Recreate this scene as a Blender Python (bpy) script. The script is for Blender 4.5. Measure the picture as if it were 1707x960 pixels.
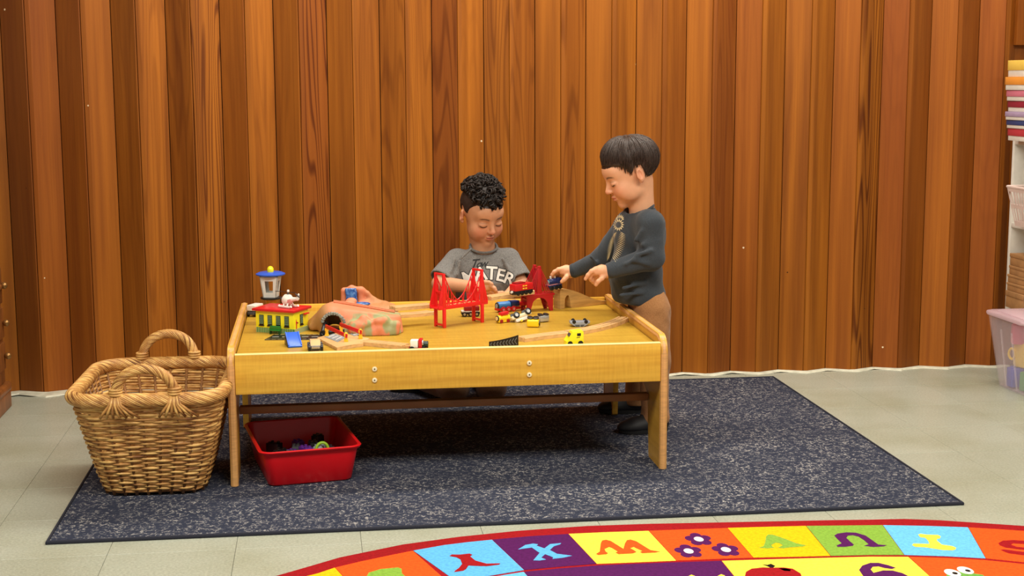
import bpy, bmesh, math, random
import numpy as np
from mathutils import Vector, Matrix, Euler, noise
from mathutils.bvhtree import BVHTree

for _o in list(bpy.data.objects):
    bpy.data.objects.remove(_o, do_unlink=True)
SC = bpy.context.scene
COL = SC.collection
random.seed(7)
RNG = np.random.default_rng(11)
PI = math.pi

# ------------------------------------------------------------------ camera
# world frame: x along the play table's front edge, y away from the viewer, z up, metres
FPX, PITCH, ROLL, YAW = 2380.35, 0.1453, -0.0036, -0.1349
CAM = Vector((0.26, -3.926, 1.129))
_cp, _sp = math.cos(PITCH), math.sin(PITCH)
_rz = Matrix.Rotation(YAW, 3, 'Z')
_fw = _rz @ Vector((0, _cp, -_sp))
_up = _rz @ Vector((0, _sp, _cp))
_rt = _rz @ Vector((1, 0, 0))
_r2 = math.cos(ROLL) * _rt + math.sin(ROLL) * _up
_u2 = -math.sin(ROLL) * _rt + math.cos(ROLL) * _up
cam_d = bpy.data.cameras.new('camera')
cam_d.sensor_width = 36.0
cam_d.lens = FPX / 1707 * 36.0
cam_d.clip_start = 0.05
cam = bpy.data.objects.new('camera', cam_d)
COL.objects.link(cam)
_m = Matrix((_r2, _u2, -_fw)).transposed().to_4x4()
_m.translation = CAM
cam.matrix_world = _m
SC.camera = cam

def _ray(x, y):
    return _fw + _r2 * ((x - 853.5) / FPX) + _u2 * ((480 - y) / FPX)
def PZ(x, y, z=0.0):
    """where the sight line of photo point (x, y) meets the horizontal plane z"""
    d = _ray(x, y)
    return CAM + d * ((z - CAM.z) / d.z)
def PY(x, y, Y):
    """where the sight line of photo point (x, y) meets the plane y = Y"""
    d = _ray(x, y)
    return CAM + d * ((Y - CAM.y) / d.y)

# ------------------------------------------------------------------ light
world = bpy.data.worlds.new('world')
SC.world = world
world.use_nodes = True
_bg = world.node_tree.nodes['Background']
_bg.inputs['Color'].default_value = (1.0, 0.93, 0.80, 1)
_bg.inputs['Strength'].default_value = 0.24

def area_light(name, loc, size, power, col=(1.0, 0.95, 0.85), rot=(0, 0, 0)):
    d = bpy.data.lights.new(name, 'AREA')
    d.shape = 'RECTANGLE'
    d.size, d.size_y = size
    d.energy = power
    d.color = col
    o = bpy.data.objects.new(name, d)
    o.location = loc
    o.rotation_euler = rot
    COL.objects.link(o)
    return o
# rows of ceiling fluorescents: one close to the panelled wall, one in front of the table
for _x in (0.2, 1.3, 2.4):
    area_light('ceiling_lamp_back_row', (_x, 0.74, 2.66), (1.05, 0.30), 22)
for _x in (-0.7, 0.9, 2.5):
    area_light('ceiling_lamp_front_row', (_x, -2.0, 2.66), (1.2, 1.0), 46)
SC.view_settings.view_transform = 'Standard'
SC.view_settings.look = 'None'
SC.view_settings.gamma = 1.0
SC.view_settings.use_curve_mapping = False
SC.view_settings.exposure = 0.42

# ------------------------------------------------------------------ helpers
def lin(c):
    """sRGB 0-255 to linear rgba"""
    r = []
    for v in c[:3]:
        v = v / 255.0
        r.append(v / 12.92 if v <= 0.04045 else ((v + 0.055) / 1.055) ** 2.4)
    return (r[0], r[1], r[2], 1.0)

MATS = {}
def mat(name, rgb=(200, 200, 200), rough=0.5, spec=0.5, vary=0.0, vscale=40.0, bump=0.0, bscale=200.0,
        stretch=(1, 1, 1), metal=0.0, alpha=1.0, trans=0.0, rgb2=None, coat=0.0, sheen=0.0, sss=0.0):
    """plain procedural material: base colour broken up by object-space noise, optional bump"""
    if name in MATS:
        return MATS[name]
    m = bpy.data.materials.new(name)
    m.use_nodes = True
    nt = m.node_tree
    b = nt.nodes['Principled BSDF']
    b.inputs['Base Color'].default_value = lin(rgb)
    b.inputs['Roughness'].default_value = rough
    b.inputs['Specular IOR Level'].default_value = spec
    b.inputs['Metallic'].default_value = metal
    b.inputs['Coat Weight'].default_value = coat
    if sheen:
        b.inputs['Sheen Weight'].default_value = sheen
    if sss:
        b.inputs['Subsurface Weight'].default_value = sss
        b.inputs['Subsurface Radius'].default_value = (0.010, 0.004, 0.002)
    if trans:
        b.inputs['Transmission Weight'].default_value = trans
    if alpha < 1:
        b.inputs['Alpha'].default_value = alpha
    if vary or bump:
        tc = nt.nodes.new('ShaderNodeTexCoord')
        mp = nt.nodes.new('ShaderNodeMapping')
        mp.inputs['Scale'].default_value = stretch
        nt.links.new(tc.outputs['Object'], mp.inputs['Vector'])
    if vary:
        n = nt.nodes.new('ShaderNodeTexNoise')
        n.inputs['Scale'].default_value = vscale
        n.inputs['Detail'].default_value = 4
        nt.links.new(mp.outputs['Vector'], n.inputs['Vector'])
        mx = nt.nodes.new('ShaderNodeMix')
        mx.data_type = 'RGBA'
        c2 = rgb2 if rgb2 else tuple(v * (1 - vary) for v in rgb)
        mx.inputs[6].default_value = lin(c2)
        mx.inputs[7].default_value = lin(rgb)
        rp = nt.nodes.new('ShaderNodeMapRange')
        rp.inputs['From Min'].default_value = 0.35
        rp.inputs['From Max'].default_value = 0.62
        nt.links.new(n.outputs['Fac'], rp.inputs['Value'])
        nt.links.new(rp.outputs['Result'], mx.inputs[0])
        nt.links.new(mx.outputs[2], b.inputs['Base Color'])
    if bump:
        n2 = nt.nodes.new('ShaderNodeTexNoise')
        n2.inputs['Scale'].default_value = bscale
        n2.inputs['Detail'].default_value = 3
        nt.links.new(mp.outputs['Vector'], n2.inputs['Vector'])
        bp = nt.nodes.new('ShaderNodeBump')
        bp.inputs['Strength'].default_value = bump
        bp.inputs['Distance'].default_value = 0.002
        nt.links.new(n2.outputs['Fac'], bp.inputs['Height'])
        nt.links.new(bp.outputs['Normal'], b.inputs['Normal'])
    MATS[name] = m
    return m

def link(name, me, m=None, parent=None, sharp=0.6, smooth=True):
    o = bpy.data.objects.new(name, me)
    COL.objects.link(o)
    if m is not None:
        if isinstance(m, (list, tuple)):
            for k in m:
                me.materials.append(k)
        else:
            me.materials.append(m)
    if smooth and len(me.polygons):
        me.polygons.foreach_set('use_smooth', [True] * len(me.polygons))
        if sharp is not None:
            me.set_sharp_from_angle(angle=sharp)
    if parent is not None:
        o.parent = parent
    return o

def tag(o, label, cat, group=None, kind=None):
    o['label'] = label
    o['category'] = cat
    if group:
        o['group'] = group
    if kind:
        o['kind'] = kind
    return o

def thing(name, label, cat, loc=(0, 0, 0), rotz=0.0, group=None, rot=None):
    o = bpy.data.objects.new(name, None)
    o.empty_display_size = 0.05
    COL.objects.link(o)
    o.location = loc
    o.rotation_euler = rot if rot else (0, 0, rotz)
    return tag(o, label, cat, group)

def struct(o):
    o['kind'] = 'structure'
    return o

class B:
    """collects shapes into one bmesh, then links them as one mesh object"""
    def __init__(s):
        s.bm = bmesh.new()
    def _xf(s, vs, loc, rot):
        M = Matrix.Translation(Vector(loc))
        if rot is not None:
            M = M @ (rot.to_4x4() if isinstance(rot, Matrix) else Euler(rot).to_matrix().to_4x4())
        bmesh.ops.transform(s.bm, matrix=M, verts=vs)
    def box(s, size, loc=(0, 0, 0), rot=None, bev=0.0, seg=2, taper=None):
        r = bmesh.ops.create_cube(s.bm, size=1.0)
        vs = r['verts']
        for v in vs:
            v.co.x *= size[0]; v.co.y *= size[1]; v.co.z *= size[2]
            if taper and v.co.z > 0:
                v.co.x *= taper[0]; v.co.y *= taper[1]
        if bev > 0:
            es = list({e for v in vs for e in v.link_edges})
            rb = bmesh.ops.bevel(s.bm, geom=es, offset=bev, segments=seg, profile=0.5, affect='EDGES')
            vs = list({v for f in rb['faces'] for v in f.verts} | {v for v in vs if v.is_valid})
        s._xf(vs, loc, rot)
        return s
    def cyl(s, r1, r2, h, loc=(0, 0, 0), axis='Z', seg=20, bev=0.0, rot=None):
        r = bmesh.ops.create_cone(s.bm, cap_ends=True, segments=seg, radius1=r1, radius2=r2, depth=h)
        vs = r['verts']
        if bev > 0:
            es = [e for e in {e for v in vs for e in v.link_edges} if abs(e.verts[0].co.z - e.verts[1].co.z) < 1e-6]
            rb = bmesh.ops.bevel(s.bm, geom=es, offset=bev, segments=2, profile=0.5, affect='EDGES')
            vs = list({v for f in rb['faces'] for v in f.verts} | {v for v in vs if v.is_valid})
        M = Matrix.Identity(3)
        if axis == 'X':
            M = Matrix.Rotation(PI / 2, 3, 'Y')
        elif axis == 'Y':
            M = Matrix.Rotation(-PI / 2, 3, 'X')
        if rot is not None:
            M = (rot if isinstance(rot, Matrix) else Euler(rot).to_matrix()) @ M
        s._xf(vs, loc, M)
        return s
    def ell(s, rad, loc=(0, 0, 0), rot=None, seg=20, rings=12):
        r = bmesh.ops.create_uvsphere(s.bm, u_segments=seg, v_segments=rings, radius=1.0)
        for v in r['verts']:
            v.co.x *= rad[0]; v.co.y *= rad[1]; v.co.z *= rad[2]
        s._xf(r['verts'], loc, rot)
        return s
    def lathe(s, prof, loc=(0, 0, 0), seg=28, rot=None, sx=1, sy=1):
        rows = []
        new = []
        for (rr, z) in prof:
            if rr < 1e-6:
                v = s.bm.verts.new((0, 0, z)); rows.append([v]); new.append(v)
            else:
                row = [s.bm.verts.new((rr * math.cos(2 * PI * k / seg) * sx, rr * math.sin(2 * PI * k / seg) * sy, z)) for k in range(seg)]
                rows.append(row); new += row
        for a, b in zip(rows, rows[1:]):
            for k in range(seg):
                k2 = (k + 1) % seg
                if len(a) == 1 and len(b) == 1:
                    continue
                if len(a) == 1:
                    s.bm.faces.new((a[0], b[k2], b[k]))
                elif len(b) == 1:
                    s.bm.faces.new((a[k], a[k2], b[0]))
                else:
                    s.bm.faces.new((a[k], a[k2], b[k2], b[k]))
        s._xf(new, loc, rot)
        return s
    def tube(s, pts, r, seg=8, closed=False, caps=True):
        pts = [Vector(p) for p in pts]
        n = len(pts)
        rs = r if isinstance(r, (list, tuple)) else [r] * n
        rings = []
        up = None
        for i, p in enumerate(pts):
            if closed:
                t = pts[(i + 1) % n] - pts[i - 1]
            else:
                t = pts[min(i + 1, n - 1)] - pts[max(i - 1, 0)]
            if t.length < 1e-9:
                t = Vector((0, 0, 1))
            t.normalize()
            if up is None:
                a = Vector((0, 0, 1)) if abs(t.z) < 0.9 else Vector((1, 0, 0))
                up = (a - t * a.dot(t)).normalized()
            else:
                up = (up - t * up.dot(t))
                up = up.normalized() if up.length > 1e-6 else t.orthogonal().normalized()
            sd = t.cross(up)
            rings.append([s.bm.verts.new(p + (up * math.cos(2 * PI * k / seg) + sd * math.sin(2 * PI * k / seg)) * rs[i]) for k in range(seg)])
        m = n if closed else n - 1
        for i in range(m):
            a, b = rings[i], rings[(i + 1) % n]
            for k in range(seg):
                k2 = (k + 1) % seg
                s.bm.faces.new((a[k], a[k2], b[k2], b[k]))
        if caps and not closed:
            s.bm.faces.new(list(reversed(rings[0])))
            s.bm.faces.new(rings[-1])
        return s
    def prism(s, poly, h, loc=(0, 0, 0), rot=None, bev=0.0, z0=0.0):
        """polygon in local xy, extruded from z0 to z0 + h"""
        a = [s.bm.verts.new((p[0], p[1], z0)) for p in poly]
        b = [s.bm.verts.new((p[0], p[1], z0 + h)) for p in poly]
        fs = [s.bm.faces.new(list(reversed(a))), s.bm.faces.new(b)]
        n = len(poly)
        for k in range(n):
            k2 = (k + 1) % n
            fs.append(s.bm.faces.new((a[k], a[k2], b[k2], b[k])))
        vs = a + b
        if bev > 0:
            es = list({e for f in fs[:2] for e in f.edges})
            rb = bmesh.ops.bevel(s.bm, geom=es, offset=bev, segments=2, profile=0.5, affect='EDGES')
            vs = list({v for f in rb['faces'] for v in f.verts} | {v for v in vs if v.is_valid})
        s._xf(vs, loc, rot)
        return s
    def quad(s, pts):
        s.bm.faces.new([s.bm.verts.new(p) for p in pts])
        return s
    def obj(s, name, m=None, parent=None, sharp=0.6, smooth=True):
        bmesh.ops.recalc_face_normals(s.bm, faces=s.bm.faces)
        me = bpy.data.meshes.new(name)
        s.bm.to_mesh(me)
        s.bm.free()
        return link(name, me, m, parent, sharp, smooth)

XZ = Matrix(((1, 0, 0), (0, 0, -1), (0, 1, 0)))      # local xy -> world xz, extrusion towards -y
def rr_path(hx, hy, r, n=8, z=0.0):
    """rounded rectangle, counter-clockwise"""
    out = []
    for cx, cy, a0 in ((hx - r, hy - r, 0), (-hx + r, hy - r, PI / 2), (-hx + r, -hy + r, PI), (hx - r, -hy + r, 1.5 * PI)):
        for k in range(n + 1):
            a = a0 + PI / 2 * k / n
            out.append(Vector((cx + r * math.cos(a), cy + r * math.sin(a), z)))
    return out
def resample(pts, n, closed=True):
    pts = [Vector(p) for p in pts]
    if closed:
        pts = pts + [pts[0]]
    L = [0.0]
    for a, b in zip(pts, pts[1:]):
        L.append(L[-1] + (b - a).length)
    out = []
    j = 0
    m = n if closed else n - 1
    for i in range(n):
        d = L[-1] * i / m
        while j < len(L) - 2 and L[j + 1] < d:
            j += 1
        t = (d - L[j]) / max(L[j + 1] - L[j], 1e-9)
        out.append(pts[j].lerp(pts[j + 1], min(max(t, 0), 1)))
    return out
# ------------------------------------------------------------------ the room
def wood_panel_mat():
    m = bpy.data.materials.new('varnished_fir')
    m.use_nodes = True
    nt = m.node_tree; N = nt.nodes.new; L = nt.links.new
    b = nt.nodes['Principled BSDF']
    b.inputs['Roughness'].default_value = 0.42
    b.inputs['Specular IOR Level'].default_value = 0.22
    tc = N('ShaderNodeTexCoord'); oi = N('ShaderNodeObjectInfo')
    sep = N('ShaderNodeSeparateColor'); L(oi.outputs['Color'], sep.inputs['Color'])
    rnd = N('ShaderNodeMath'); rnd.operation = 'MULTIPLY'; rnd.inputs[1].default_value = 37.0
    L(oi.outputs['Random'], rnd.inputs[0])
    comb = N('ShaderNodeCombineXYZ')
    for k in range(3):
        L(rnd.outputs[0], comb.inputs[k])
    add = N('ShaderNodeVectorMath'); add.operation = 'ADD'
    L(tc.outputs['Object'], add.inputs[0]); L(comb.outputs[0], add.inputs[1])
    # slow warp so the growth rings make cathedral arches
    mp0 = N('ShaderNodeMapping'); mp0.inputs['Scale'].default_value = (11, 11, .55)
    L(add.outputs[0], mp0.inputs['Vector'])
    warp = N('ShaderNodeTexNoise'); warp.inputs['Scale'].default_value = 1.0; warp.inputs['Detail'].default_value = 1.5
    L(mp0.outputs[0], warp.inputs['Vector'])
    mul = N('ShaderNodeMath'); mul.operation = 'MULTIPLY'; mul.inputs[1].default_value = 95.0
    L(warp.outputs['Fac'], mul.inputs[0])
    sn = N('ShaderNodeMath'); sn.operation = 'SINE'; L(mul.outputs[0], sn.inputs[0])
    ring = N('ShaderNodeMapRange'); ring.inputs['From Min'].default_value = 0.2; ring.inputs['From Max'].default_value = 1.0
    L(sn.outputs[0], ring.inputs['Value'])
    # fine straight fibres
    mp1 = N('ShaderNodeMapping'); mp1.inputs['Scale'].default_value = (170, 170, 2.2)
    L(add.outputs[0], mp1.inputs['Vector'])
    fib = N('ShaderNodeTexNoise'); fib.inputs['Scale'].default_value = 1.0; fib.inputs['Detail'].default_value = 4
    L(mp1.outputs[0], fib.inputs['Vector'])
    # broad streaks
    mp2 = N('ShaderNodeMapping'); mp2.inputs['Scale'].default_value = (28, 28, 0.9)
    L(add.outputs[0], mp2.inputs['Vector'])
    brd = N('ShaderNodeTexNoise'); brd.inputs['Scale'].default_value = 1.0; brd.inputs['Detail'].default_value = 3
    L(mp2.outputs[0], brd.inputs['Vector'])
    c1 = N('ShaderNodeMix'); c1.data_type = 'RGBA'
    c1.inputs[6].default_value = lin((130, 72, 20)); c1.inputs[7].default_value = lin((168, 100, 29))
    mr = N('ShaderNodeMapRange'); mr.inputs['From Min'].default_value = 0.3; mr.inputs['From Max'].default_value = 0.7
    L(brd.outputs['Fac'], mr.inputs['Value']); L(mr.outputs[0], c1.inputs[0])
    # redness per board
    c2 = N('ShaderNodeMix'); c2.data_type = 'RGBA'; c2.inputs[7].default_value = lin((140, 69, 26))
    rm = N('ShaderNodeMath'); rm.operation = 'MULTIPLY'; rm.inputs[1].default_value = 0.85
    L(sep.outputs['Blue'], rm.inputs[0]); L(rm.outputs[0], c2.inputs[0]); L(c1.outputs[2], c2.inputs[6])
    # rings
    c3 = N('ShaderNodeMix'); c3.data_type = 'RGBA'; c3.blend_type = 'MULTIPLY'
    c3.inputs[7].default_value = (0.36, 0.25, 0.16, 1)
    gm = N('ShaderNodeMath'); gm.operation = 'MULTIPLY'
    L(ring.outputs[0], gm.inputs[0]); L(sep.outputs['Green'], gm.inputs[1])
    L(gm.outputs[0], c3.inputs[0]); L(c2.outputs[2], c3.inputs[6])
    # fibres
    c4 = N('ShaderNodeMix'); c4.data_type = 'RGBA'; c4.blend_type = 'MULTIPLY'
    c4.inputs[7].default_value = (0.55, 0.45, 0.36, 1)
    fr = N('ShaderNodeMapRange'); fr.inputs['From Min'].default_value = 0.48; fr.inputs['From Max'].default_value = 0.75
    fr.inputs['To Max'].default_value = 0.32
    L(fib.outputs['Fac'], fr.inputs['Value']); L(fr.outputs[0], c4.inputs[0]); L(c3.outputs[2], c4.inputs[6])
    # board tone
    c5 = N('ShaderNodeMix'); c5.data_type = 'RGBA'; c5.blend_type = 'MULTIPLY'; c5.inputs[0].default_value = 1.0
    tone = N('ShaderNodeCombineColor')
    for k in range(3):
        L(sep.outputs['Red'], tone.inputs[k])
    L(c4.outputs[2], c5.inputs[6]); L(tone.outputs[0], c5.inputs[7])
    # chips and filled nail holes: small pale specks
    vo = N('ShaderNodeTexVoronoi'); vo.inputs['Scale'].default_value = 9.0
    L(add.outputs[0], vo.inputs['Vector'])
    lt = N('ShaderNodeMath'); lt.operation = 'LESS_THAN'; lt.inputs[1].default_value = 0.032
    L(vo.outputs['Distance'], lt.inputs[0])
    vs = N('ShaderNodeSeparateColor'); L(vo.outputs['Color'], vs.inputs['Color'])
    g2 = N('ShaderNodeMath'); g2.operation = 'GREATER_THAN'; g2.inputs[1].default_value = 0.5
    L(vs.outputs['Red'], g2.inputs[0])
    an = N('ShaderNodeMath'); an.operation = 'MULTIPLY'
    L(lt.outputs[0], an.inputs[0]); L(g2.outputs[0], an.inputs[1])
    c6 = N('ShaderNodeMix'); c6.data_type = 'RGBA'
    spk = N('ShaderNodeMix'); spk.data_type = 'RGBA'
    spk.inputs[6].default_value = lin((228, 206, 170)); spk.inputs[7].default_value = lin((70, 36, 16))
    g3 = N('ShaderNodeMath'); g3.operation = 'GREATER_THAN'; g3.inputs[1].default_value = 0.5
    L(vs.outputs['Green'], g3.inputs[0]); L(g3.outputs[0], spk.inputs[0])
    L(an.outputs[0], c6.inputs[0]); L(c5.outputs[2], c6.inputs[6]); L(spk.outputs[2], c6.inputs[7])
    L(c6.outputs[2], b.inputs['Base Color'])
    bp = N('ShaderNodeBump'); bp.inputs['Strength'].default_value = 0.12; bp.inputs['Distance'].default_value = 0.002
    L(fib.outputs['Fac'], bp.inputs['Height']); L(bp.outputs['Normal'], b.inputs['Normal'])
    return m
M_PANEL = wood_panel_mat()
M_GAP = mat('dark_gap', (38, 20, 10), 0.9)

WALL_YAW = -0.0186
WALL_Y = 1.345                     # the ridges of the folded panelling stand on this line
wall = bpy.data.objects.new('wall_back', None)
COL.objects.link(wall)
wall.location = (0, WALL_Y, 0)
wall.rotation_euler = (0, 0, WALL_YAW)
struct(wall)
def wall_u(px, py=0):
    d = _ray(px, py)
    n = Vector((-math.sin(WALL_YAW), math.cos(WALL_YAW), 0))
    p = CAM + d * ((Vector((0, WALL_Y, 0)) - CAM).dot(n) / d.dot(n))
    return p.x * math.cos(WALL_YAW) + (p.y - WALL_Y) * math.sin(WALL_YAW)
_rid = [43, 131, 226, 318, 409, 501, 590, 677, 763, 850, 935, 1019, 1103, 1188, 1270, 1352, 1434, 1515, 1595, 1675]
PITCHW = 0.1905
U0 = sum(wall_u(p) - PITCHW * i for i, p in enumerate(_rid)) / len(_rid)
DEP = 0.036
ZT = 2.7
def plank(prof, tone, grain, red):
    """vertical board from a plan outline (u, v), v away from the viewer"""
    b = B()
    n = len(prof)
    lo = [b.bm.verts.new((u, v, 0.004)) for u, v in prof]
    hi = [b.bm.verts.new((u, v, ZT)) for u, v in prof]
    b.bm.faces.new(lo); b.bm.faces.new(hi)
    for k in range(n):
        b.bm.faces.new((lo[k], lo[(k + 1) % n], hi[(k + 1) % n], hi[k]))
    o = b.obj('plank', M_PANEL, wall, sharp=0.25)
    o.color = (tone, grain, red, 1)
    return o
# (tone, ring strength, redness) of the board left and right of each ridge
_A = {0: (.72, .1, .5), 1: (.80, .1, .5), 2: (.86, .15, .1), 3: (.84, .35, .2), 4: (.92, .1, .3), 5: (.92, .15, .1), 6: (1.0, .0, .0), 7: (1.0, .35, .0),
      8: (.82, .55, .6), 9: (.98, .5, .0), 10: (1.02, .0, .0), 11: (1.04, .0, .0), 12: (1.03, .1, .0), 13: (1.05, .0, .1), 14: (.98, .1, .45),
      15: (1.0, .1, .05), 16: (1.0, .0, .3), 17: (.95, .1, .7), 18: (1.05, .0, .3), 19: (1.0, .1, .65), 20: (.9, .1, .3)}
_Bb = {-1: (.98, .1, .0), 0: (.94, .1, .55), 1: (1.03, .0, .2), 2: (1.05, .3, .1), 3: (1.0, .85, .05), 4: (1.08, .2, .0), 5: (.92, .9, .5), 6: (1.02, .2, .0),
       7: (1.03, .3, .0), 8: (1.1, .1, .0), 9: (1.0, .35, .1), 10: (.98, .45, .15), 11: (1.02, .1, .0), 12: (.9, .1, .25), 13: (.82, .3, .5),
       14: (.98, .1, .0), 15: (.98, .1, .0), 16: (.95, .95, .0), 17: (.82, .1, .4), 18: (.85, .1, .5), 19: (.8, .1, .3)}
BEV = 0.017
for i in range(-2, 21):
    ur = U0 + PITCHW * i
    uv = ur - 0.0905            # valley left of the ridge
    uw = ur + PITCHW - 0.0905   # valley right of the ridge
    jit = 0.002 * math.sin(i * 2.3)
    if i <= 20 and i > -2:
        plank([(uv + .0015, DEP), (ur - .004, jit), (ur - .0005, jit + .0015), (ur - .0005, jit + .022), (uv + .0015, DEP + .02)], *_A.get(i, (.85, .2, .3)))
    if i < 20:
        plank([(ur + .0008, jit + .003), (ur + .003, jit), (ur + BEV, jit), (ur + BEV + .004, jit + .0018), (uw - .0015, DEP), (uw - .0015, DEP + .02), (ur + .0008, jit + .022)], *_Bb.get(i, (.85, .2, .3)))
b = B()
b.box((6.0, 0.02, ZT), (0.9, DEP + 0.034, ZT / 2))
_wb = b.obj('backing', M_GAP, wall)
# pale uneven edge of the floor covering running along the foot of the panelling
M_EDGE = mat('pale_floor_edge', (206, 204, 182), 0.45, vary=0.12, vscale=30)
b = B()
front, back = [], []
rng = random.Random(5)
for i in range(-2, 21):
    for (u, v) in ((U0 + PITCHW * i - .0905, DEP), (U0 + PITCHW * i, 0.0), (U0 + PITCHW * i + BEV, 0.0)):
        w = rng.uniform(.012, .03) if i > 1 else rng.uniform(.045, .075)
        back.append((u, v - .001)); front.append((u + .005, v - w))
hb = 0.006
vb0 = [b.bm.verts.new((u, v, 0)) for u, v in back]; vb1 = [b.bm.verts.new((u, v, hb)) for u, v in back]
vf0 = [b.bm.verts.new((u, v, 0)) for u, v in front]; vf1 = [b.bm.verts.new((u, v + .006, hb * .7)) for u, v in front]
for k in range(len(back) - 1):
    b.bm.faces.new((vb1[k], vf1[k], vf1[k + 1], vb1[k + 1]))
    b.bm.faces.new((vf1[k], vf0[k], vf0[k + 1], vf1[k + 1]))
_e = b.obj('baseboard_back', M_EDGE)
_e.location = wall.location; _e.rotation_euler = wall.rotation_euler
struct(_e)
# right-hand corner: flat trim boards beyond the last ridge
def trim_board(name, u0, u1, v, z0, z1, tone, red, th=0.03):
    b = B()
    b.box((u1 - u0, th, z1 - z0), ((u0 + u1) / 2, v + th / 2, (z0 + z1) / 2), bev=.002)
    o = b.obj(name, M_PANEL)
    o.location = wall.location; o.rotation_euler = wall.rotation_euler
    o.color = (tone, .15, red, 1)
    return struct(o)
_uc = wall_u(1690)
trim_board('trim_1', _uc, _uc + .9, 0.012, 0.004, ZT, .82, .35)
trim_board('trim_2', wall_u(1694), wall_u(1694) + .7, -0.018, PY(1700, 76, WALL_Y).z, ZT, .95, .35)

# floor: vinyl composition tiles, each its own piece
def floor_mat():
    m = bpy.data.materials.new('vinyl_tile')
    m.use_nodes = True
    nt = m.node_tree; N = nt.nodes.new; L = nt.links.new
    b = nt.nodes['Principled BSDF']
    b.inputs['Roughness'].default_value = 0.30
    b.inputs['Specular IOR Level'].default_value = 0.45
    g = N('ShaderNodeNewGeometry')
    n1 = N('ShaderNodeTexNoise'); n1.inputs['Scale'].default_value = 150; n1.inputs['Detail'].default_value = 5; n1.inputs['Roughness'].default_value = .7
    L(g.outputs['Position'], n1.inputs['Vector'])
    n2 = N('ShaderNodeTexNoise'); n2.inputs['Scale'].default_value = 3.2; n2.inputs['Detail'].default_value = 4
    L(g.outputs['Position'], n2.inputs['Vector'])
    c1 = N('ShaderNodeMix'); c1.data_type = 'RGBA'
    c1.inputs[6].default_value = lin((149, 153, 138)); c1.inputs[7].default_value = lin((178, 182, 166))
    mr = N('ShaderNodeMapRange'); mr.inputs['From Min'].default_value = .35; mr.inputs['From Max'].default_value = .65
    L(n1.outputs['Fac'], mr.inputs['Value']); L(mr.outputs[0], c1.inputs[0])
    c2 = N('ShaderNodeMix'); c2.data_type = 'RGBA'; c2.blend_type = 'MULTIPLY'; c2.inputs[7].default_value = (.80, .78, .70, 1)
    mr2 = N('ShaderNodeMapRange'); mr2.inputs['From Min'].default_value = .4; mr2.inputs['From Max'].default_value = .7
    L(n2.outputs['Fac'], mr2.inputs['Value']); L(mr2.outputs[0], c2.inputs[0]); L(c1.outputs[2], c2.inputs[6])
    oi = N('ShaderNodeObjectInfo')
    c3 = N('ShaderNodeMix'); c3.data_type = 'RGBA'; c3.blend_type = 'MULTIPLY'; c3.inputs[7].default_value = (.93, .93, .92, 1)
    L(oi.outputs['Random'], c3.inputs[0]); L(c2.outputs[2], c3.inputs[6])
    L(c3.outputs[2], b.inputs['Base Color'])
    rr = N('ShaderNodeMapRange'); rr.inputs['To Min'].default_value = .24; rr.inputs['To Max'].default_value = .42
    L(n2.outputs['Fac'], rr.inputs['Value']); L(rr.outputs[0], b.inputs['Roughness'])
    bp = N('ShaderNodeBump'); bp.inputs['Strength'].default_value = .05; bp.inputs['Distance'].default_value = .002
    n3 = N('ShaderNodeTexNoise'); n3.inputs['Scale'].default_value = 14
    L(g.outputs['Position'], n3.inputs['Vector'])
    L(n3.outputs['Fac'], bp.inputs['Height']); L(bp.outputs['Normal'], b.inputs['Normal'])
    return m
M_FLOOR = floor_mat()
b = B()
b.box((7.0, 8.0, 0.1), (0.9, -2.5, -0.0545))
floor = struct(b.obj('floor', M_FLOOR))
TILE = 0.3045
b = B(); b.box((TILE - .0009, TILE - .0009, 0.004), (0, 0, -0.002), bev=.0006, seg=1)
_t0 = b.obj('tile', M_FLOOR, floor)
_first = True
for i in range(-14, 5):
    for j in range(-7, 4):
        x = 2.173 + (i + .5) * TILE; y = 0.09 + (j + .5) * TILE
        if -1.9 < x < 3.4 and -1.8 < y < 1.32 - WALL_YAW * 0:
            o = _t0 if _first else _t0.copy()
            if not _first:
                COL.objects.link(o)
            _first = False
            o.location = (x, y, 0)

# ceiling far above the frame, carrying the lamps' light back down
M_CEIL = mat('ceiling_paint', (225, 220, 205), 0.9, vary=.04, vscale=5)
b = B(); b.box((8, 9, .05), (0.9, -3.0, 2.76)); struct(b.obj('ceiling', M_CEIL))
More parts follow.
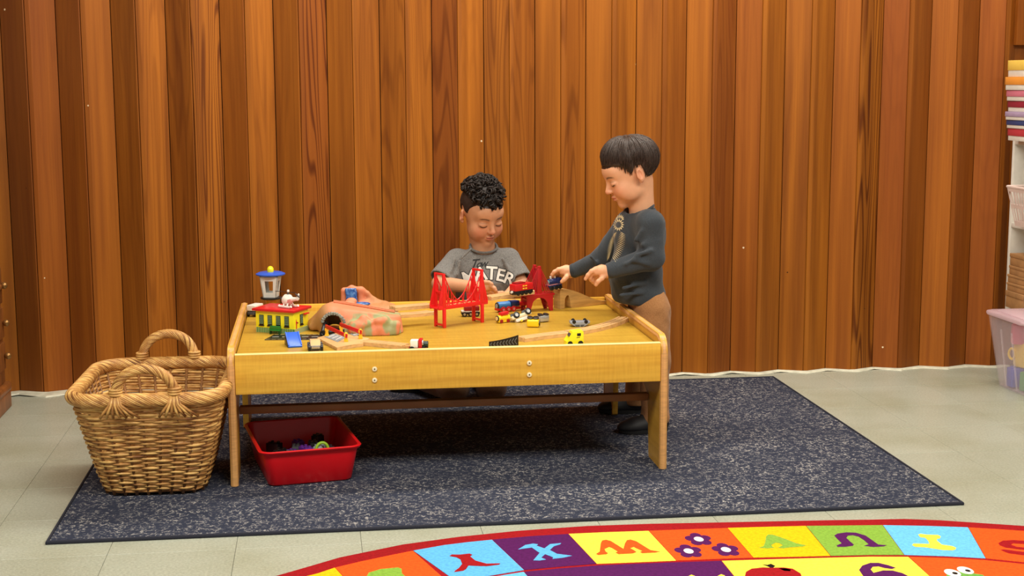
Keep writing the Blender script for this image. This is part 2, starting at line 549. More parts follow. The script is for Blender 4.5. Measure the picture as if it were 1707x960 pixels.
# ------------------------------------------------------------------ soft bodies: distance fields blended smoothly, meshed by surface nets
def grid_axis(segs):
    """segs: list of (start, end, step) -> coordinates"""
    out = []
    for a, b_, st in segs:
        n = max(2, int(round((b_ - a) / st)) + 1)
        v = np.linspace(a, b_, n)
        out.append(v if not out else v[1:])
    return np.concatenate(out).astype(np.float32)
class Field:
    def __init__(s, xs, ys, zs):
        s.xs, s.ys, s.zs = xs, ys, zs
        s.f = np.full((len(xs), len(ys), len(zs)), 1.0, np.float32)
    def _sl(s, lo, hi):
        r = []
        for ax, a, b_ in zip((s.xs, s.ys, s.zs), lo, hi):
            i0 = max(int(np.searchsorted(ax, a)) - 1, 0); i1 = min(int(np.searchsorted(ax, b_)) + 1, len(ax))
            if i1 <= i0:
                return None
            r.append(slice(i0, i1))
        return tuple(r)
    def _xyz(s, sl):
        return s.xs[sl[0]][:, None, None], s.ys[sl[1]][None, :, None], s.zs[sl[2]][None, None, :]
    def _comb(s, sl, d, k, op):
        f = s.f[sl]
        if op == 'add':
            if k > 0:
                h = np.maximum(k - np.abs(f - d), 0) / k
                s.f[sl] = np.minimum(f, d) - h * h * k * .25
            else:
                s.f[sl] = np.minimum(f, d)
        else:
            d = -d
            if k > 0:
                h = np.maximum(k - np.abs(f - d), 0) / k
                s.f[sl] = np.maximum(f, d) + h * h * k * .25
            else:
                s.f[sl] = np.maximum(f, d)
    def cone(s, a, b_, r1, r2, k=.01, op='add'):
        a = np.array(a, np.float32); b_ = np.array(b_, np.float32)
        m = max(r1, r2) + max(k, .004) + .012
        sl = s._sl(np.minimum(a, b_) - m, np.maximum(a, b_) + m)
        if sl is None: return s
        x, y, z = s._xyz(sl)
        d = b_ - a; L2 = float(d @ d) + 1e-12
        t = np.clip(((x - a[0]) * d[0] + (y - a[1]) * d[1] + (z - a[2]) * d[2]) / L2, 0, 1)
        dd = np.sqrt((x - a[0] - t * d[0]) ** 2 + (y - a[1] - t * d[1]) ** 2 + (z - a[2] - t * d[2]) ** 2) - (r1 + (r2 - r1) * t)
        s._comb(sl, dd, k, op); return s
    def ell(s, c, r, R=None, k=.01, op='add'):
        c = np.array(c, np.float32); r = np.array(r, np.float32)
        m = float(r.max()) + max(k, .004) + .012
        sl = s._sl(c - m, c + m)
        if sl is None: return s
        x, y, z = s._xyz(sl)
        px, py, pz = x - c[0], y - c[1], z - c[2]
        if R is not None:
            R = np.array(R, np.float32)
            px, py, pz = (R[0][0] * px + R[1][0] * py + R[2][0] * pz, R[0][1] * px + R[1][1] * py + R[2][1] * pz, R[0][2] * px + R[1][2] * py + R[2][2] * pz)
        k0 = np.sqrt((px / r[0]) ** 2 + (py / r[1]) ** 2 + (pz / r[2]) ** 2)
        k1 = np.sqrt((px / r[0] ** 2) ** 2 + (py / r[1] ** 2) ** 2 + (pz / r[2] ** 2) ** 2)
        dd = k0 * (k0 - 1) / np.maximum(k1, 1e-6)
        s._comb(sl, dd, k, op); return s
    def path(s, pts, rs, k=.01, op='add'):
        for i in range(len(pts) - 1):
            s.cone(pts[i], pts[i + 1], rs[i], rs[i + 1], k if i == 0 else min(k, .004), op)
        return s
    def plane(s, p, n, k=.002):
        """cut away the half space the normal points into"""
        n = np.array(n, np.float32); n /= np.linalg.norm(n)
        sl = (slice(None),) * 3
        x, y, z = s._xyz(sl)
        d = (x - p[0]) * n[0] + (y - p[1]) * n[1] + (z - p[2]) * n[2]
        s._comb(sl, -d, k, 'sub'); return s
    def wrinkle(s, fn):
        sl = (slice(None),) * 3
        x, y, z = s._xyz(sl)
        s.f += fn(x, y, z).astype(np.float32); return s
    def mesh(s, name):
        f, xs, ys, zs = s.f, s.xs, s.ys, s.zs
        f = np.where(np.abs(f) < 1e-7, 1e-7, f)
        ins = f < 0
        nx, ny, nz = f.shape
        cnt = np.zeros((nx - 1, ny - 1, nz - 1), np.int8)
        for i in (0, 1):
            for j in (0, 1):
                for k in (0, 1):
                    cnt += ins[i:nx - 1 + i, j:ny - 1 + j, k:nz - 1 + k]
        act = np.argwhere((cnt > 0) & (cnt < 8))
        if len(act) == 0:
            raise RuntimeError('empty field ' + name)
        idx = np.full(cnt.shape, -1, np.int32)
        idx[act[:, 0], act[:, 1], act[:, 2]] = np.arange(len(act))
        acc = np.zeros((len(act), 3)); num = np.zeros(len(act))
        ax = (xs, ys, zs)
        corners = [(i, j, k) for i in (0, 1) for j in (0, 1) for k in (0, 1)]
        for c0 in corners:
            for d in range(3):
                if c0[d]: continue
                c1 = list(c0); c1[d] = 1
                v0 = f[act[:, 0] + c0[0], act[:, 1] + c0[1], act[:, 2] + c0[2]]
                v1 = f[act[:, 0] + c1[0], act[:, 1] + c1[1], act[:, 2] + c1[2]]
                m = (v0 < 0) != (v1 < 0)
                t = np.where(m, v0 / np.where(m, v0 - v1, 1), 0)
                p = np.stack([ax[q][act[:, q] + c0[q]] for q in range(3)], 1).astype(float)
                q1 = ax[d][act[:, d] + 1]; q0 = ax[d][act[:, d]]
                p[:, d] = q0 + (q1 - q0) * t
                acc[m] += p[m]; num[m] += 1
        verts = acc / num[:, None]
        quads = []
        for d in range(3):
            sh = [slice(None)] * 3; sh2 = [slice(None)] * 3
            sh[d] = slice(0, -1); sh2[d] = slice(1, None)
            ch = ins[tuple(sh)] != ins[tuple(sh2)]
            e = np.argwhere(ch)
            o1, o2 = [q for q in range(3) if q != d]
            e = e[(e[:, o1] > 0) & (e[:, o1] < f.shape[o1] - 1) & (e[:, o2] > 0) & (e[:, o2] < f.shape[o2] - 1)]
            fl = ins[e[:, 0], e[:, 1], e[:, 2]]
            def g(a, b_):
                q = e.copy(); q[:, o1] -= a; q[:, o2] -= b_
                return idx[q[:, 0], q[:, 1], q[:, 2]]
            Q = np.stack([g(0, 0), g(1, 0), g(1, 1), g(0, 1)], 1)
            flip = fl if d != 1 else ~fl
            Q[~flip] = Q[~flip][:, ::-1]
            quads.append(Q)
        Q = np.concatenate(quads)
        Q = Q[(Q >= 0).all(1)]
        me = bpy.data.meshes.new(name)
        me.vertices.add(len(verts)); me.vertices.foreach_set('co', verts.astype(np.float32).ravel())
        me.loops.add(len(Q) * 4); me.loops.foreach_set('vertex_index', Q.ravel().astype(np.int32))
        me.polygons.add(len(Q))
        me.polygons.foreach_set('loop_start', np.arange(0, len(Q) * 4, 4, dtype=np.int32))
        me.update(calc_edges=True)
        me.validate()
        return me, verts
def smooth_mesh(me, it=1, fac=.5):
    bm = bmesh.new(); bm.from_mesh(me)
    for _ in range(it):
        bmesh.ops.smooth_vert(bm, verts=bm.verts, factor=fac, use_axis_x=True, use_axis_y=True, use_axis_z=True)
    bmesh.ops.recalc_face_normals(bm, faces=bm.faces)
    bm.to_mesh(me); bm.free()
def nz(x, y, z, s, seed=0.0):
    """cheap smooth pseudo noise in -1..1"""
    r = np.random.default_rng(int(seed * 10) + 3)
    out = 0
    for k in range(5):
        v = r.normal(size=3) * s
        out = out + np.sin(x * v[0] + y * v[1] + z * v[2] + r.uniform(0, 6.28))
    return out / 5
# ------------------------------------------------------------------ dark rug
def rug_mat():
    m = bpy.data.materials.new('flecked_navy_rug')
    m.use_nodes = True
    nt = m.node_tree; N = nt.nodes.new; L = nt.links.new
    b = nt.nodes['Principled BSDF']
    b.inputs['Roughness'].default_value = .95; b.inputs['Specular IOR Level'].default_value = .1
    tc = N('ShaderNodeTexCoord')
    wn = N('ShaderNodeTexNoise'); wn.inputs['Scale'].default_value = 55; wn.inputs['Detail'].default_value = 2
    L(tc.outputs['Object'], wn.inputs['Vector'])
    sc = N('ShaderNodeVectorMath'); sc.operation = 'SCALE'; sc.inputs['Scale'].default_value = .018
    L(wn.outputs['Color'], sc.inputs[0])
    ad = N('ShaderNodeVectorMath'); ad.operation = 'ADD'
    L(tc.outputs['Object'], ad.inputs[0]); L(sc.outputs[0], ad.inputs[1])
    vo = N('ShaderNodeTexVoronoi'); vo.feature = 'DISTANCE_TO_EDGE'; vo.inputs['Scale'].default_value = 88
    L(ad.outputs[0], vo.inputs['Vector'])
    e = N('ShaderNodeMath'); e.operation = 'LESS_THAN'; e.inputs[1].default_value = .07
    L(vo.outputs['Distance'], e.inputs[0])
    n1 = N('ShaderNodeTexNoise'); n1.inputs['Scale'].default_value = 85; n1.inputs['Detail'].default_value = 3
    L(tc.outputs['Object'], n1.inputs['Vector'])
    g1 = N('ShaderNodeMapRange'); g1.inputs['From Min'].default_value = .47; g1.inputs['From Max'].default_value = .58
    L(n1.outputs['Fac'], g1.inputs['Value'])
    n2 = N('ShaderNodeTexNoise'); n2.inputs['Scale'].default_value = 7; n2.inputs['Detail'].default_value = 3
    L(tc.outputs['Object'], n2.inputs['Vector'])
    g2 = N('ShaderNodeMapRange'); g2.inputs['From Min'].default_value = .32; g2.inputs['From Max'].default_value = .68
    g2.inputs['To Min'].default_value = .35
    L(n2.outputs['Fac'], g2.inputs['Value'])
    m1 = N('ShaderNodeMath'); m1.operation = 'MULTIPLY'; L(e.outputs[0], m1.inputs[0]); L(g1.outputs[0], m1.inputs[1])
    m2 = N('ShaderNodeMath'); m2.operation = 'MULTIPLY'; L(m1.outputs[0], m2.inputs[0]); L(g2.outputs[0], m2.inputs[1])
    base = N('ShaderNodeMix'); base.data_type = 'RGBA'
    base.inputs[6].default_value = lin((36, 40, 54)); base.inputs[7].default_value = lin((60, 64, 79))
    L(n1.outputs['Fac'], base.inputs[0])
    c = N('ShaderNodeMix'); c.data_type = 'RGBA'; c.inputs[7].default_value = lin((164, 160, 156))
    L(m2.outputs[0], c.inputs[0]); L(base.outputs[2], c.inputs[6])
    L(c.outputs[2], b.inputs['Base Color'])
    bp = N('ShaderNodeBump'); bp.inputs['Strength'].default_value = .5; bp.inputs['Distance'].default_value = .003
    n3 = N('ShaderNodeTexNoise'); n3.inputs['Scale'].default_value = 260
    L(tc.outputs['Object'], n3.inputs['Vector']); L(n3.outputs['Fac'], bp.inputs['Height']); L(bp.outputs['Normal'], b.inputs['Normal'])
    return m
_rc = PZ(73, 905, .006)
RW, RD = 2.378, 1.653
rug = thing('area_rug', 'large dark navy rectangular rug with pale flecks under the play table', 'rug', (_rc.x, _rc.y, 0), -0.0073)
b = B(); b.box((RW - .02, RD - .02, .007), (RW / 2, RD / 2, .0035), bev=.002); b.obj('pile', rug_mat(), rug)
b = B()
b.tube([(0.006, 0.006, .004), (RW - .006, .006, .004), (RW - .006, RD - .006, .004), (.006, RD - .006, .004)], .0058, 8, closed=True)
b.obj('edge_binding', mat('navy_binding', (28, 30, 44), .9, bump=.4, bscale=400), rug)

# ------------------------------------------------------------------ alphabet rug
M_R = {k: mat('rug_' + k, v, .95, .1, vary=.10, vscale=120, bump=.6, bscale=420) for k, v in dict(
    red=(178, 24, 28), orange=(240, 84, 26), yellow=(255, 222, 74), amber=(255, 184, 16), green=(128, 168, 62), blue=(92, 172, 226),
    purple=(82, 24, 84), darkred=(152, 20, 26), white=(240, 236, 226), black=(30, 22, 20), skyblue=(104, 184, 236), frog=(106, 160, 70)).items()}
AZ = .009
def gp(x, y, z=AZ):
    p = PZ(x, y, z); return (p.x, p.y)
arug = thing('alphabet_rug', 'bright alphabet play rug with red border and coloured letter squares on the tile floor', 'rug', (0, 0, 0))
_outer = [gp(*p) for p in ((456, 960), (508, 945), (566, 927.5), (671, 906), (766, 893.5), (860, 884), (900, 881), (981, 875.5), (1081, 872), (1210, 869.5), (1308, 867.5), (1384, 866), (1450, 865), (1507, 863.5), (1565, 866), (1625, 870), (1707, 875.5), (1800, 884))]
_far = list(_outer)
_outer += [(2.35, -.80), (2.56, -1.05), (2.64, -1.35), (2.60, -1.75), (2.35, -2.1), (1.9, -2.3), (1.2, -2.36), (.5, -2.3), (.05, -2.1), (-.18, -1.75), (-.24, -1.3), (-.12, -.98)]
b = B(); b.prism(_outer, .007, z0=.0005, bev=.002); b.obj('border', M_R['darkred'], arug)
def patch(name, pts, m, z=.0083, h=.0008, parent=None):
    b = B(); b.prism(pts, h, z0=z - h); return b.obj(name, m, parent or arug, smooth=False)
# outer row: border line (inner edge of the red band) and the second seam below it
_band = lambda pts: [gp(*p) for p in pts]
row = [  # colour, far edge px (left to right), near edge px (right to left)
    ('amber', [(497, 963), (530, 955), (558, 945.5)], [(590, 980), (480, 985)]),
    ('orange', [(559, 945.3), (600, 935.5), (640, 927), (688, 917.3)], [(761, 982), (593, 982)]),
    ('blue', [(689, 917), (740, 908), (780, 903), (820, 899)], [(873.5, 949.5), (840, 955), (812, 959.5), (762, 969)]),
    ('purple', [(821, 898.8), (885, 893), (947, 889.5)], [(994, 939), (930, 944), (874.5, 949.3)]),
    ('yellow', [(948, 889.3), (1010, 886.5), (1081, 884.2)], [(1127, 933.7), (1060, 936.5), (995, 939)]),
    ('orange', [(1082, 884), (1150, 881.5), (1212, 879.5)], [(1255, 928.7), (1190, 931), (1128, 933.6)]),
    ('amber', [(1213, 879.3), (1280, 877.5), (1343, 876)], [(1384, 925.8), (1320, 927.3), (1256, 928.6)]),
    ('green', [(1344, 876), (1410, 875.3), (1471, 874.7)], [(1507, 924.2), (1450, 924.2), (1385, 925.7)]),
    ('skyblue', [(1472, 874.7), (1545, 876), (1613.5, 878.3)], [(1643, 930), (1580, 926.5), (1508, 924.2)]),
    ('orange', [(1614.5, 878.5), (1665, 881.5), (1730, 886)], [(1760, 944), (1707, 936.5), (1644, 930)])]
CELL = {}
for k, (c, far, near) in enumerate(row):
    CELL[k] = patch('rug_square', _band(far + near), M_R[c])
inner = [('skyblue', [(814, 962), (845, 957), (873, 952.5)], [(884, 965), (800, 968)]),
         ('purple', [(874.5, 952.3), (930, 947), (994, 942), (1060, 939), (1128, 936.5), (1202, 934.2)], [(1236, 975), (890, 975)]),
         ('yellow', [(1203.5, 934.2), (1290, 931.5), (1384, 929), (1450, 927.3), (1514, 927.5)], [(1572, 980), (1241, 980)]),
         ('orange', [(1515.5, 927.5), (1580, 929.5), (1643, 933), (1707, 939.5), (1760, 947)], [(1790, 985), (1578, 985)])]
ICELL = {}
for k, (c, far, near) in enumerate(inner):
    ICELL[k] = patch('rug_square', _band(far + near), M_R[c])
def letter(cell, pts, c):
    return patch('letter', _band(pts), M_R[c], z=.0088, h=.0005, parent=cell)
def C3(*p): return [(450 + x / 3.793, 850 + y / 3.793) for x, y in p]
def C4(*p): return [(860 + x / 3.793, 850 + y / 3.793) for x, y in p]
def C5(*p): return [(1250 + x / 3.735, 850 + y / 3.735) for x, y in p]
letter(CELL[2], C3((1135, 290), (1150, 280), (1200, 281), (1262, 274), (1280, 282), (1266, 292), (1298, 318), (1370, 338), (1456, 336), (1450, 344), (1370, 354), (1300, 352), (1255, 350), (1240, 372), (1222, 383), (1165, 391), (1170, 383), (1195, 365), (1215, 340), (1205, 312), (1180, 298)), 'darkred')
letter(CELL[3], C4((14, 248), (60, 220), (110, 211), (140, 216), (130, 224), (180, 242), (215, 215), (287, 208), (280, 216), (240, 228), (215, 252), (260, 276), (356, 288), (300, 300), (232, 308), (236, 298), (185, 278), (160, 300), (190, 312), (150, 318), (110, 317), (150, 270), (100, 236)), 'blue')
letter(CELL[4], C4((508, 276), (530, 262), (537, 210), (545, 192), (570, 187), (600, 195), (680, 245), (690, 210), (702, 190), (725, 186), (760, 196), (850, 252), (910, 262), (880, 268), (800, 272), (785, 264), (800, 258), (760, 240), (745, 232), (722, 240), (745, 252), (762, 264), (740, 273), (650, 278), (630, 268), (645, 262), (610, 240), (590, 232), (560, 245), (568, 262), (582, 272), (570, 279), (520, 283)), 'orange')
def flower(cx, cy, s):
    c = Vector(gp(*C4((cx, cy))[0]))
    for k in range(5):
        a = 2 * PI * k / 5 + .3
        b = B(); b.lathe([(0, .0003), (.0165 * s, .0003), (.0165 * s, 0)], (c.x + .019 * s * math.cos(a), c.y + .030 * s * math.sin(a), .0085 + k * .00002), 16, sx=.85, sy=1.2)
        b.obj('flower_petal', M_R['purple'], CELL[5], smooth=False)
    b = B(); b.lathe([(0, .0005), (.0135 * s, .0005), (.0135 * s, 0)], (c.x, c.y, .0086), 18, sx=.85, sy=1.35); b.obj('flower_centre', M_R['white'], CELL[5], smooth=False)
flower(1156, 184, 1.0); flower(1092, 259, 1.0); flower(1328, 250, 1.0)
letter(CELL[6], C5((55, 234), (85, 224), (95, 200), (100, 165), (112, 152), (140, 152), (185, 166), (240, 186), (290, 206), (352, 219), (330, 226), (250, 232), (210, 238), (175, 234), (205, 218), (180, 204), (160, 203), (135, 216), (140, 228), (155, 234), (110, 238)), 'green')
letter(CELL[7], C5((540, 220), (572, 206), (545, 180), (526, 158), (545, 146), (600, 138), (660, 140), (720, 158), (760, 186), (800, 214), (852, 218), (835, 225), (770, 229), (712, 222), (740, 212), (710, 186), (675, 164), (640, 156), (610, 158), (600, 172), (625, 196), (648, 214), (640, 222), (590, 228), (545, 228)), 'purple')
letter(CELL[8], C5((1048, 152), (1062, 147), (1100, 152), (1170, 154), (1188, 162), (1184, 176), (1165, 178), (1165, 190), (1195, 214), (1262, 224), (1284, 234), (1280, 245), (1262, 250), (1200, 248), (1100, 232), (1030, 228), (1010, 218), (1018, 208), (1040, 208), (1118, 210), (1110, 190), (1092, 172), (1060, 168)), 'yellow')
letter(CELL[9], C5((1548, 205), (1575, 190), (1640, 186), (1700, 190), (1800, 200), (1830, 215), (1790, 222), (1700, 210), (1640, 206), (1625, 214), (1660, 228), (1740, 236), (1840, 250), (1860, 270), (1800, 290), (1700, 280), (1610, 268), (1562, 248), (1580, 244), (1640, 252), (1720, 262), (1780, 262), (1740, 250), (1660, 242), (1590, 232), (1555, 218)), 'darkred')
letter(CELL[1], C3((612, 417), (625, 395), (700, 372), (810, 362), (832, 370), (835, 400), (870, 430), (760, 470), (640, 470)), 'green')
# second row pictures, cut by the frame: an apple, a numeral and a frog's eyes
letter(ICELL[2], C4((1448, 417), (1455, 390), (1490, 370), (1560, 362), (1620, 364), (1690, 362), (1750, 370), (1800, 400), (1815, 440), (1800, 520), (1700, 560), (1550, 540), (1470, 480)), 'darkred')
letter(ICELL[2], C4((1558, 343), (1590, 346), (1612, 339), (1640, 352), (1626, 364), (1606, 362), (1590, 354)), 'black')
letter(ICELL[2], C5((178, 362), (220, 362), (255, 370), (250, 380), (215, 378)), 'white')
letter(ICELL[2], C5((680, 372), (700, 345), (750, 328), (800, 328), (860, 342), (908, 358), (885, 366), (840, 360), (800, 350), (765, 352), (752, 368), (770, 390), (830, 375), (890, 376), (950, 392), (990, 412), (1000, 470), (900, 510), (780, 490), (720, 430)), 'purple')
letter(ICELL[3], C5((1225, 400), (1270, 380), (1330, 385), (1400, 395), (1450, 402), (1500, 450), (1450, 520), (1300, 520), (1230, 460)), 'frog')
for cx, cy in ((1262, 392), (1342, 376)):
    c = Vector(gp(*C5((cx, cy))[0]))
    b = B(); b.lathe([(0, .0005), (.017, .0005), (.017, 0)], (c.x, c.y, .0089), 18, sy=1.5); e = b.obj('eye', M_R['white'], ICELL[3], smooth=False)
    b = B(); b.lathe([(0, .0004), (.006, .0004), (.006, 0)], (c.x + .004, c.y - .004, .0095), 12, sy=1.3); b.obj('pupil', M_R['black'], ICELL[3], smooth=False)
for cx, cy in ((1110, 413), (1298, 410)):
    letter(ICELL[1], C4((cx - 22, cy + 6), (cx, cy - 5), (cx + 24, cy + 4), (cx + 10, cy + 30), (cx - 18, cy + 28)), 'yellow')

# ------------------------------------------------------------------ play table
def laminate(name, horiz=True, c1=(230, 182, 68), c2=(210, 158, 54), axis='X'):
    m = bpy.data.materials.new(name)
    m.use_nodes = True
    nt = m.node_tree; N = nt.nodes.new; L = nt.links.new
    b = nt.nodes['Principled BSDF']; b.inputs['Roughness'].default_value = .38; b.inputs['Specular IOR Level'].default_value = .4
    tc = N('ShaderNodeTexCoord')
    mp = N('ShaderNodeMapping'); mp.inputs['Scale'].default_value = (3, 60, 60) if axis == 'X' else ((60, 3, 60) if axis == 'Y' else (60, 60, 3))
    L(tc.outputs['Object'], mp.inputs['Vector'])
    n = N('ShaderNodeTexNoise'); n.inputs['Scale'].default_value = 1; n.inputs['Detail'].default_value = 5
    L(mp.outputs[0], n.inputs['Vector'])
    # short cross figure of the maple print
    mp2 = N('ShaderNodeMapping'); mp2.inputs['Scale'].default_value = (150, 14, 14) if axis == 'X' else (14, 150, 14)
    L(tc.outputs['Object'], mp2.inputs['Vector'])
    n2 = N('ShaderNodeTexNoise'); n2.inputs['Scale'].default_value = 1; n2.inputs['Detail'].default_value = 2
    L(mp2.outputs[0], n2.inputs['Vector'])
    s = N('ShaderNodeMath'); s.operation = 'ADD'; L(n.outputs['Fac'], s.inputs[0])
    s2 = N('ShaderNodeMath'); s2.operation = 'MULTIPLY'; s2.inputs[1].default_value = .35; L(n2.outputs['Fac'], s2.inputs[0]); L(s2.outputs[0], s.inputs[1])
    mr = N('ShaderNodeMapRange'); mr.inputs['From Min'].default_value = .52; mr.inputs['From Max'].default_value = .84
    L(s.outputs[0], mr.inputs['Value'])
    c = N('ShaderNodeMix'); c.data_type = 'RGBA'; c.inputs[6].default_value = lin(c2); c.inputs[7].default_value = lin(c1)
    L(mr.outputs[0], c.inputs[0]); L(c.outputs[2], b.inputs['Base Color'])
    return m
M_LAM = laminate('maple_laminate')
M_LAMY = laminate('maple_laminate_side', axis='Y', c1=(214, 164, 66), c2=(196, 146, 54))
M_LAMT = laminate('maple_laminate_top', c1=(190, 152, 52), c2=(174, 135, 42))
M_EDGEB = mat('beech_edge_band', (214, 160, 98), .45, vary=.08, vscale=8, stretch=(4, 4, 30))
TL, TD, TZ = 1.245, 0.83, 0.368
RAILH = .379
table = thing('play_table', 'long low yellow wooden train table with raised rails and panel legs on the navy rug', 'table', (0, 0, 0))
def side_profile():
    # outline in (y, z): two legs, arched gap between, rounded top corners
    p = [(0, .012), (.012, .0), (.135, .0), (.15, .012)]
    p += [(.165, .16), (.19, .205), (.24, .225)]
    p += [(TD - .24, .225), (TD - .19, .205), (TD - .165, .16)]
    p += [(TD - .15, .012), (TD - .135, 0), (TD - .012, 0), (TD, .012)]
    r = .05
    for k in range(7):
        a = PI / 2 * k / 6
        p.append((TD - .02 + .02 * math.cos(a), .4 - .02 + .02 * math.sin(a)))
    for k in range(9):
        a = PI / 2 + PI / 2 * k / 8
        p.append((r + r * math.cos(a), .4 - r + r * math.sin(a)))
    return p
YZ = Matrix(((0, 0, 1), (1, 0, 0), (0, 1, 0)))    # local (x, y, z) -> world (y, z, x)
for x0 in (0.0, TL - .022):
    b = B(); b.prism(side_profile(), .018, (x0 + .002, .002, 0), YZ)
    sp = b.obj('side_panel', M_LAMY, table, sharp=.5)
    # rounded wooden edge band along the front edge and top
    pts = [(x0 + .011, .009, .0085), (x0 + .011, .009, .345), (x0 + .011, .014, .366), (x0 + .011, .028, .383), (x0 + .011, .052, .391), (x0 + .011, TD - .02, .391), (x0 + .011, TD - .008, .38), (x0 + .011, TD - .008, .0085)]
    b = B()
    prof = []
    for q, pp in enumerate(pts):
        prof.append(Vector(pp))
    b.tube(prof, .0112, 10)
    b.obj('edge_band', M_EDGEB, sp)
b = B(); b.box((TL - .044, .02, RAILH - .268), (TL / 2, .0125, (RAILH + .268) / 2), bev=.0012); fr = b.obj('front_rail', M_LAM, table)
b = B(); b.box((TL - .044, .0205, .0022), (TL / 2, .0125, RAILH + .0006), bev=.0006); b.obj('rail_highlight_strip', mat('painted_rail_highlight', (250, 226, 150), .35), fr)  # added pale strip: the rail edge's glossy highlight put into colour
b = B(); b.box((TL - .044, .02, .39 - .268), (TL / 2, TD - .014, (.39 + .268) / 2), bev=.0012); b.obj('back_rail', M_LAM, table)
b = B(); b.box((TL - .046, TD - .05, .014), (TL / 2, TD / 2, TZ - .007)); b.obj('tabletop', M_LAMT, table)
M_CREAM = mat('cream_cap', (244, 232, 190), .4, vary=.03)
M_HOLE = mat('dark_recess', (60, 45, 25), .7)
for px, py in ((624.5, 615), (624.5, 633.5), (882.5, 605), (882.5, 624.5)):
    p = PY(px, py, 0.0)
    b = B(); b.cyl(.0072, .0064, .004, (p.x, .0008, p.z), 'Y', 16, bev=.001); c = b.obj('screw_cap', M_CREAM, table)
    b = B(); b.cyl(.002, .002, .001, (p.x, -.0014, p.z), 'Y', 8); b.obj('screw_hole', M_HOLE, c)
b = B(); b.box((TL - .044, .03, .022), (TL / 2, .160, .19), rot=(PI / 2 * .0, 0, 0), bev=.003); b.obj('stretcher', mat('stretcher_wood', (150, 104, 58), .5, vary=.1, vscale=12), table)

# ------------------------------------------------------------------ red tote
M_RED = mat('red_plastic', (220, 18, 28), .32, .5, vary=.05, vscale=6)
_bc = PZ(512, 812, 0)
tote = thing('storage_tub', 'open red plastic tub of dark toy pieces on the rug under the play table', 'tub', (.195, .165, .008), .17)
def ring_loft(b, rings):
    vs = [[b.bm.verts.new(p) for p in r] for r in rings]
    n = len(vs[0])
    for a, c in zip(vs, vs[1:]):
        for k in range(n):
            b.bm.faces.new((a[k], a[(k + 1) % n], c[(k + 1) % n], c[k]))
    return vs
b = B()
HX, HY, HH = .118, .165, .105
rings = []
for (ix, iy, z) in ((-.004, -.004, .0), (0, 0, .004), (.017, .017, HH - .012), (.024, .024, HH - .010), (.027, .027, HH - .003), (.024, .024, HH), (.017, .017, HH - .002), (.014, .014, HH - .014), (-.002, -.002, .006)):
    rings.append(rr_path(HX + ix, HY + iy, .022 + max(ix, 0) * .5, 6, z))
vs = ring_loft(b, rings)
b.bm.faces.new(list(reversed(vs[0]))); b.bm.faces.new(vs[-1])
b.obj('tub_body', M_RED, tote, sharp=.9)
# ------------------------------------------------------------------ wicker basket
M_WICK = mat('willow', (226, 182, 108), .5, .4, vary=.35, vscale=26, rgb2=(170, 118, 60), bump=.3, bscale=300, coat=.15)
M_WICK2 = mat('willow_dark', (200, 148, 82), .5, .4, vary=.35, vscale=22, rgb2=(122, 76, 36), bump=.3, bscale=300)
M_STAKE = mat('willow_stake', (150, 100, 52), .55, vary=.2, vscale=20)
basket = thing('wicker_basket', 'tall woven wicker basket with twisted rim and two handles beside the table', 'basket', (-.2, .10, .012), -.03)
ZR = .272
def bh(t):       # half sizes and corner radius at height fraction t
    e = t ** 0.9
    return (.135 + .062 * e, .150 + .098 * e, .055 + .03 * e)
NS = 34
ROWS = 36
for k in range(ROWS):
    t = (k + .5) / ROWS * 1.005
    hx, hy, r = bh(t)
    base = resample(rr_path(hx, hy, r, 10), NS * 4)
    cen = Vector((0, 0, 0))
    pts = []
    z = .006 + t * (ZR - .012)
    for i, p in enumerate(base):
        nx = (base[(i + 1) % len(base)] - base[i - 1]).normalized()
        nrm = Vector((nx.y, -nx.x, 0))
        ph = PI * i / 4 + (PI if k % 2 else 0)
        q = p + nrm * (.0026 * math.sin(ph + PI / 4))
        pts.append((q.x, q.y, z + .0012 * math.sin(i * .35 + k * 1.7)))
    b = B(); b.tube(pts, .0040 + .0003 * math.sin(k * 2.1), 6, closed=True)
    b.obj('weaver', M_WICK if k % 3 else M_WICK2, basket, sharp=None)
_bt = resample(rr_path(*bh(0), 10), NS); _tp = resample(rr_path(*bh(.98), 10), NS)
for i in range(NS):
    a, c = _bt[i], _tp[i]
    mid = resample(rr_path(*bh(.5), 10), NS)[i]
    b = B(); b.tube([(a.x, a.y, .0), (mid.x, mid.y, ZR * .5), (c.x, c.y, ZR)], .0045, 6)
    b.obj('stake', M_STAKE, basket, sharp=None)
b = B(); b.prism(rr_path(.128, .143, .05, 8), .006, z0=.002); b.obj('base', M_WICK2, basket)
def twist(b, path, R, nst, turns, sr, closed, phase=0.0, rs=None):
    """strands wound round a path like a rope"""
    n = len(path)
    frames = []
    up = Vector((0, 0, 1))
    for i in range(n):
        t = (path[(i + 1) % n] - path[i - 1]) if closed else (path[min(i + 1, n - 1)] - path[max(i - 1, 0)])
        t.normalize()
        if closed:
            u = Vector((0, 0, 1))
        else:
            u = up - t * up.dot(t)
            u = u.normalized() if u.length > .05 else t.orthogonal().normalized()
            up = u
        frames.append((u, t.cross(u)))
    for s in range(nst):
        pts = []
        for i in range(n + (0 if closed else 0)):
            a = 2 * PI * (turns * i / (n if closed else n - 1) + s / nst) + phase
            rr = R if rs is None else rs[i]
            u, v = frames[i]
            pts.append(path[i] + (u * math.cos(a) + v * math.sin(a)) * rr)
        yield pts
rim = resample(rr_path(.199, .252, .088, 14), 240)
rim = [Vector((p.x, p.y, ZR + .012 - .018 * abs(p.x / .2) ** 2 * 0)) for p in rim]
rt_ = bpy.data.objects.new('rim', None); COL.objects.link(rt_); rt_.parent = basket
b = B(); b.tube(rim, .0165, 8, closed=True); b.obj('rim_core', M_STAKE, rt_, sharp=None)
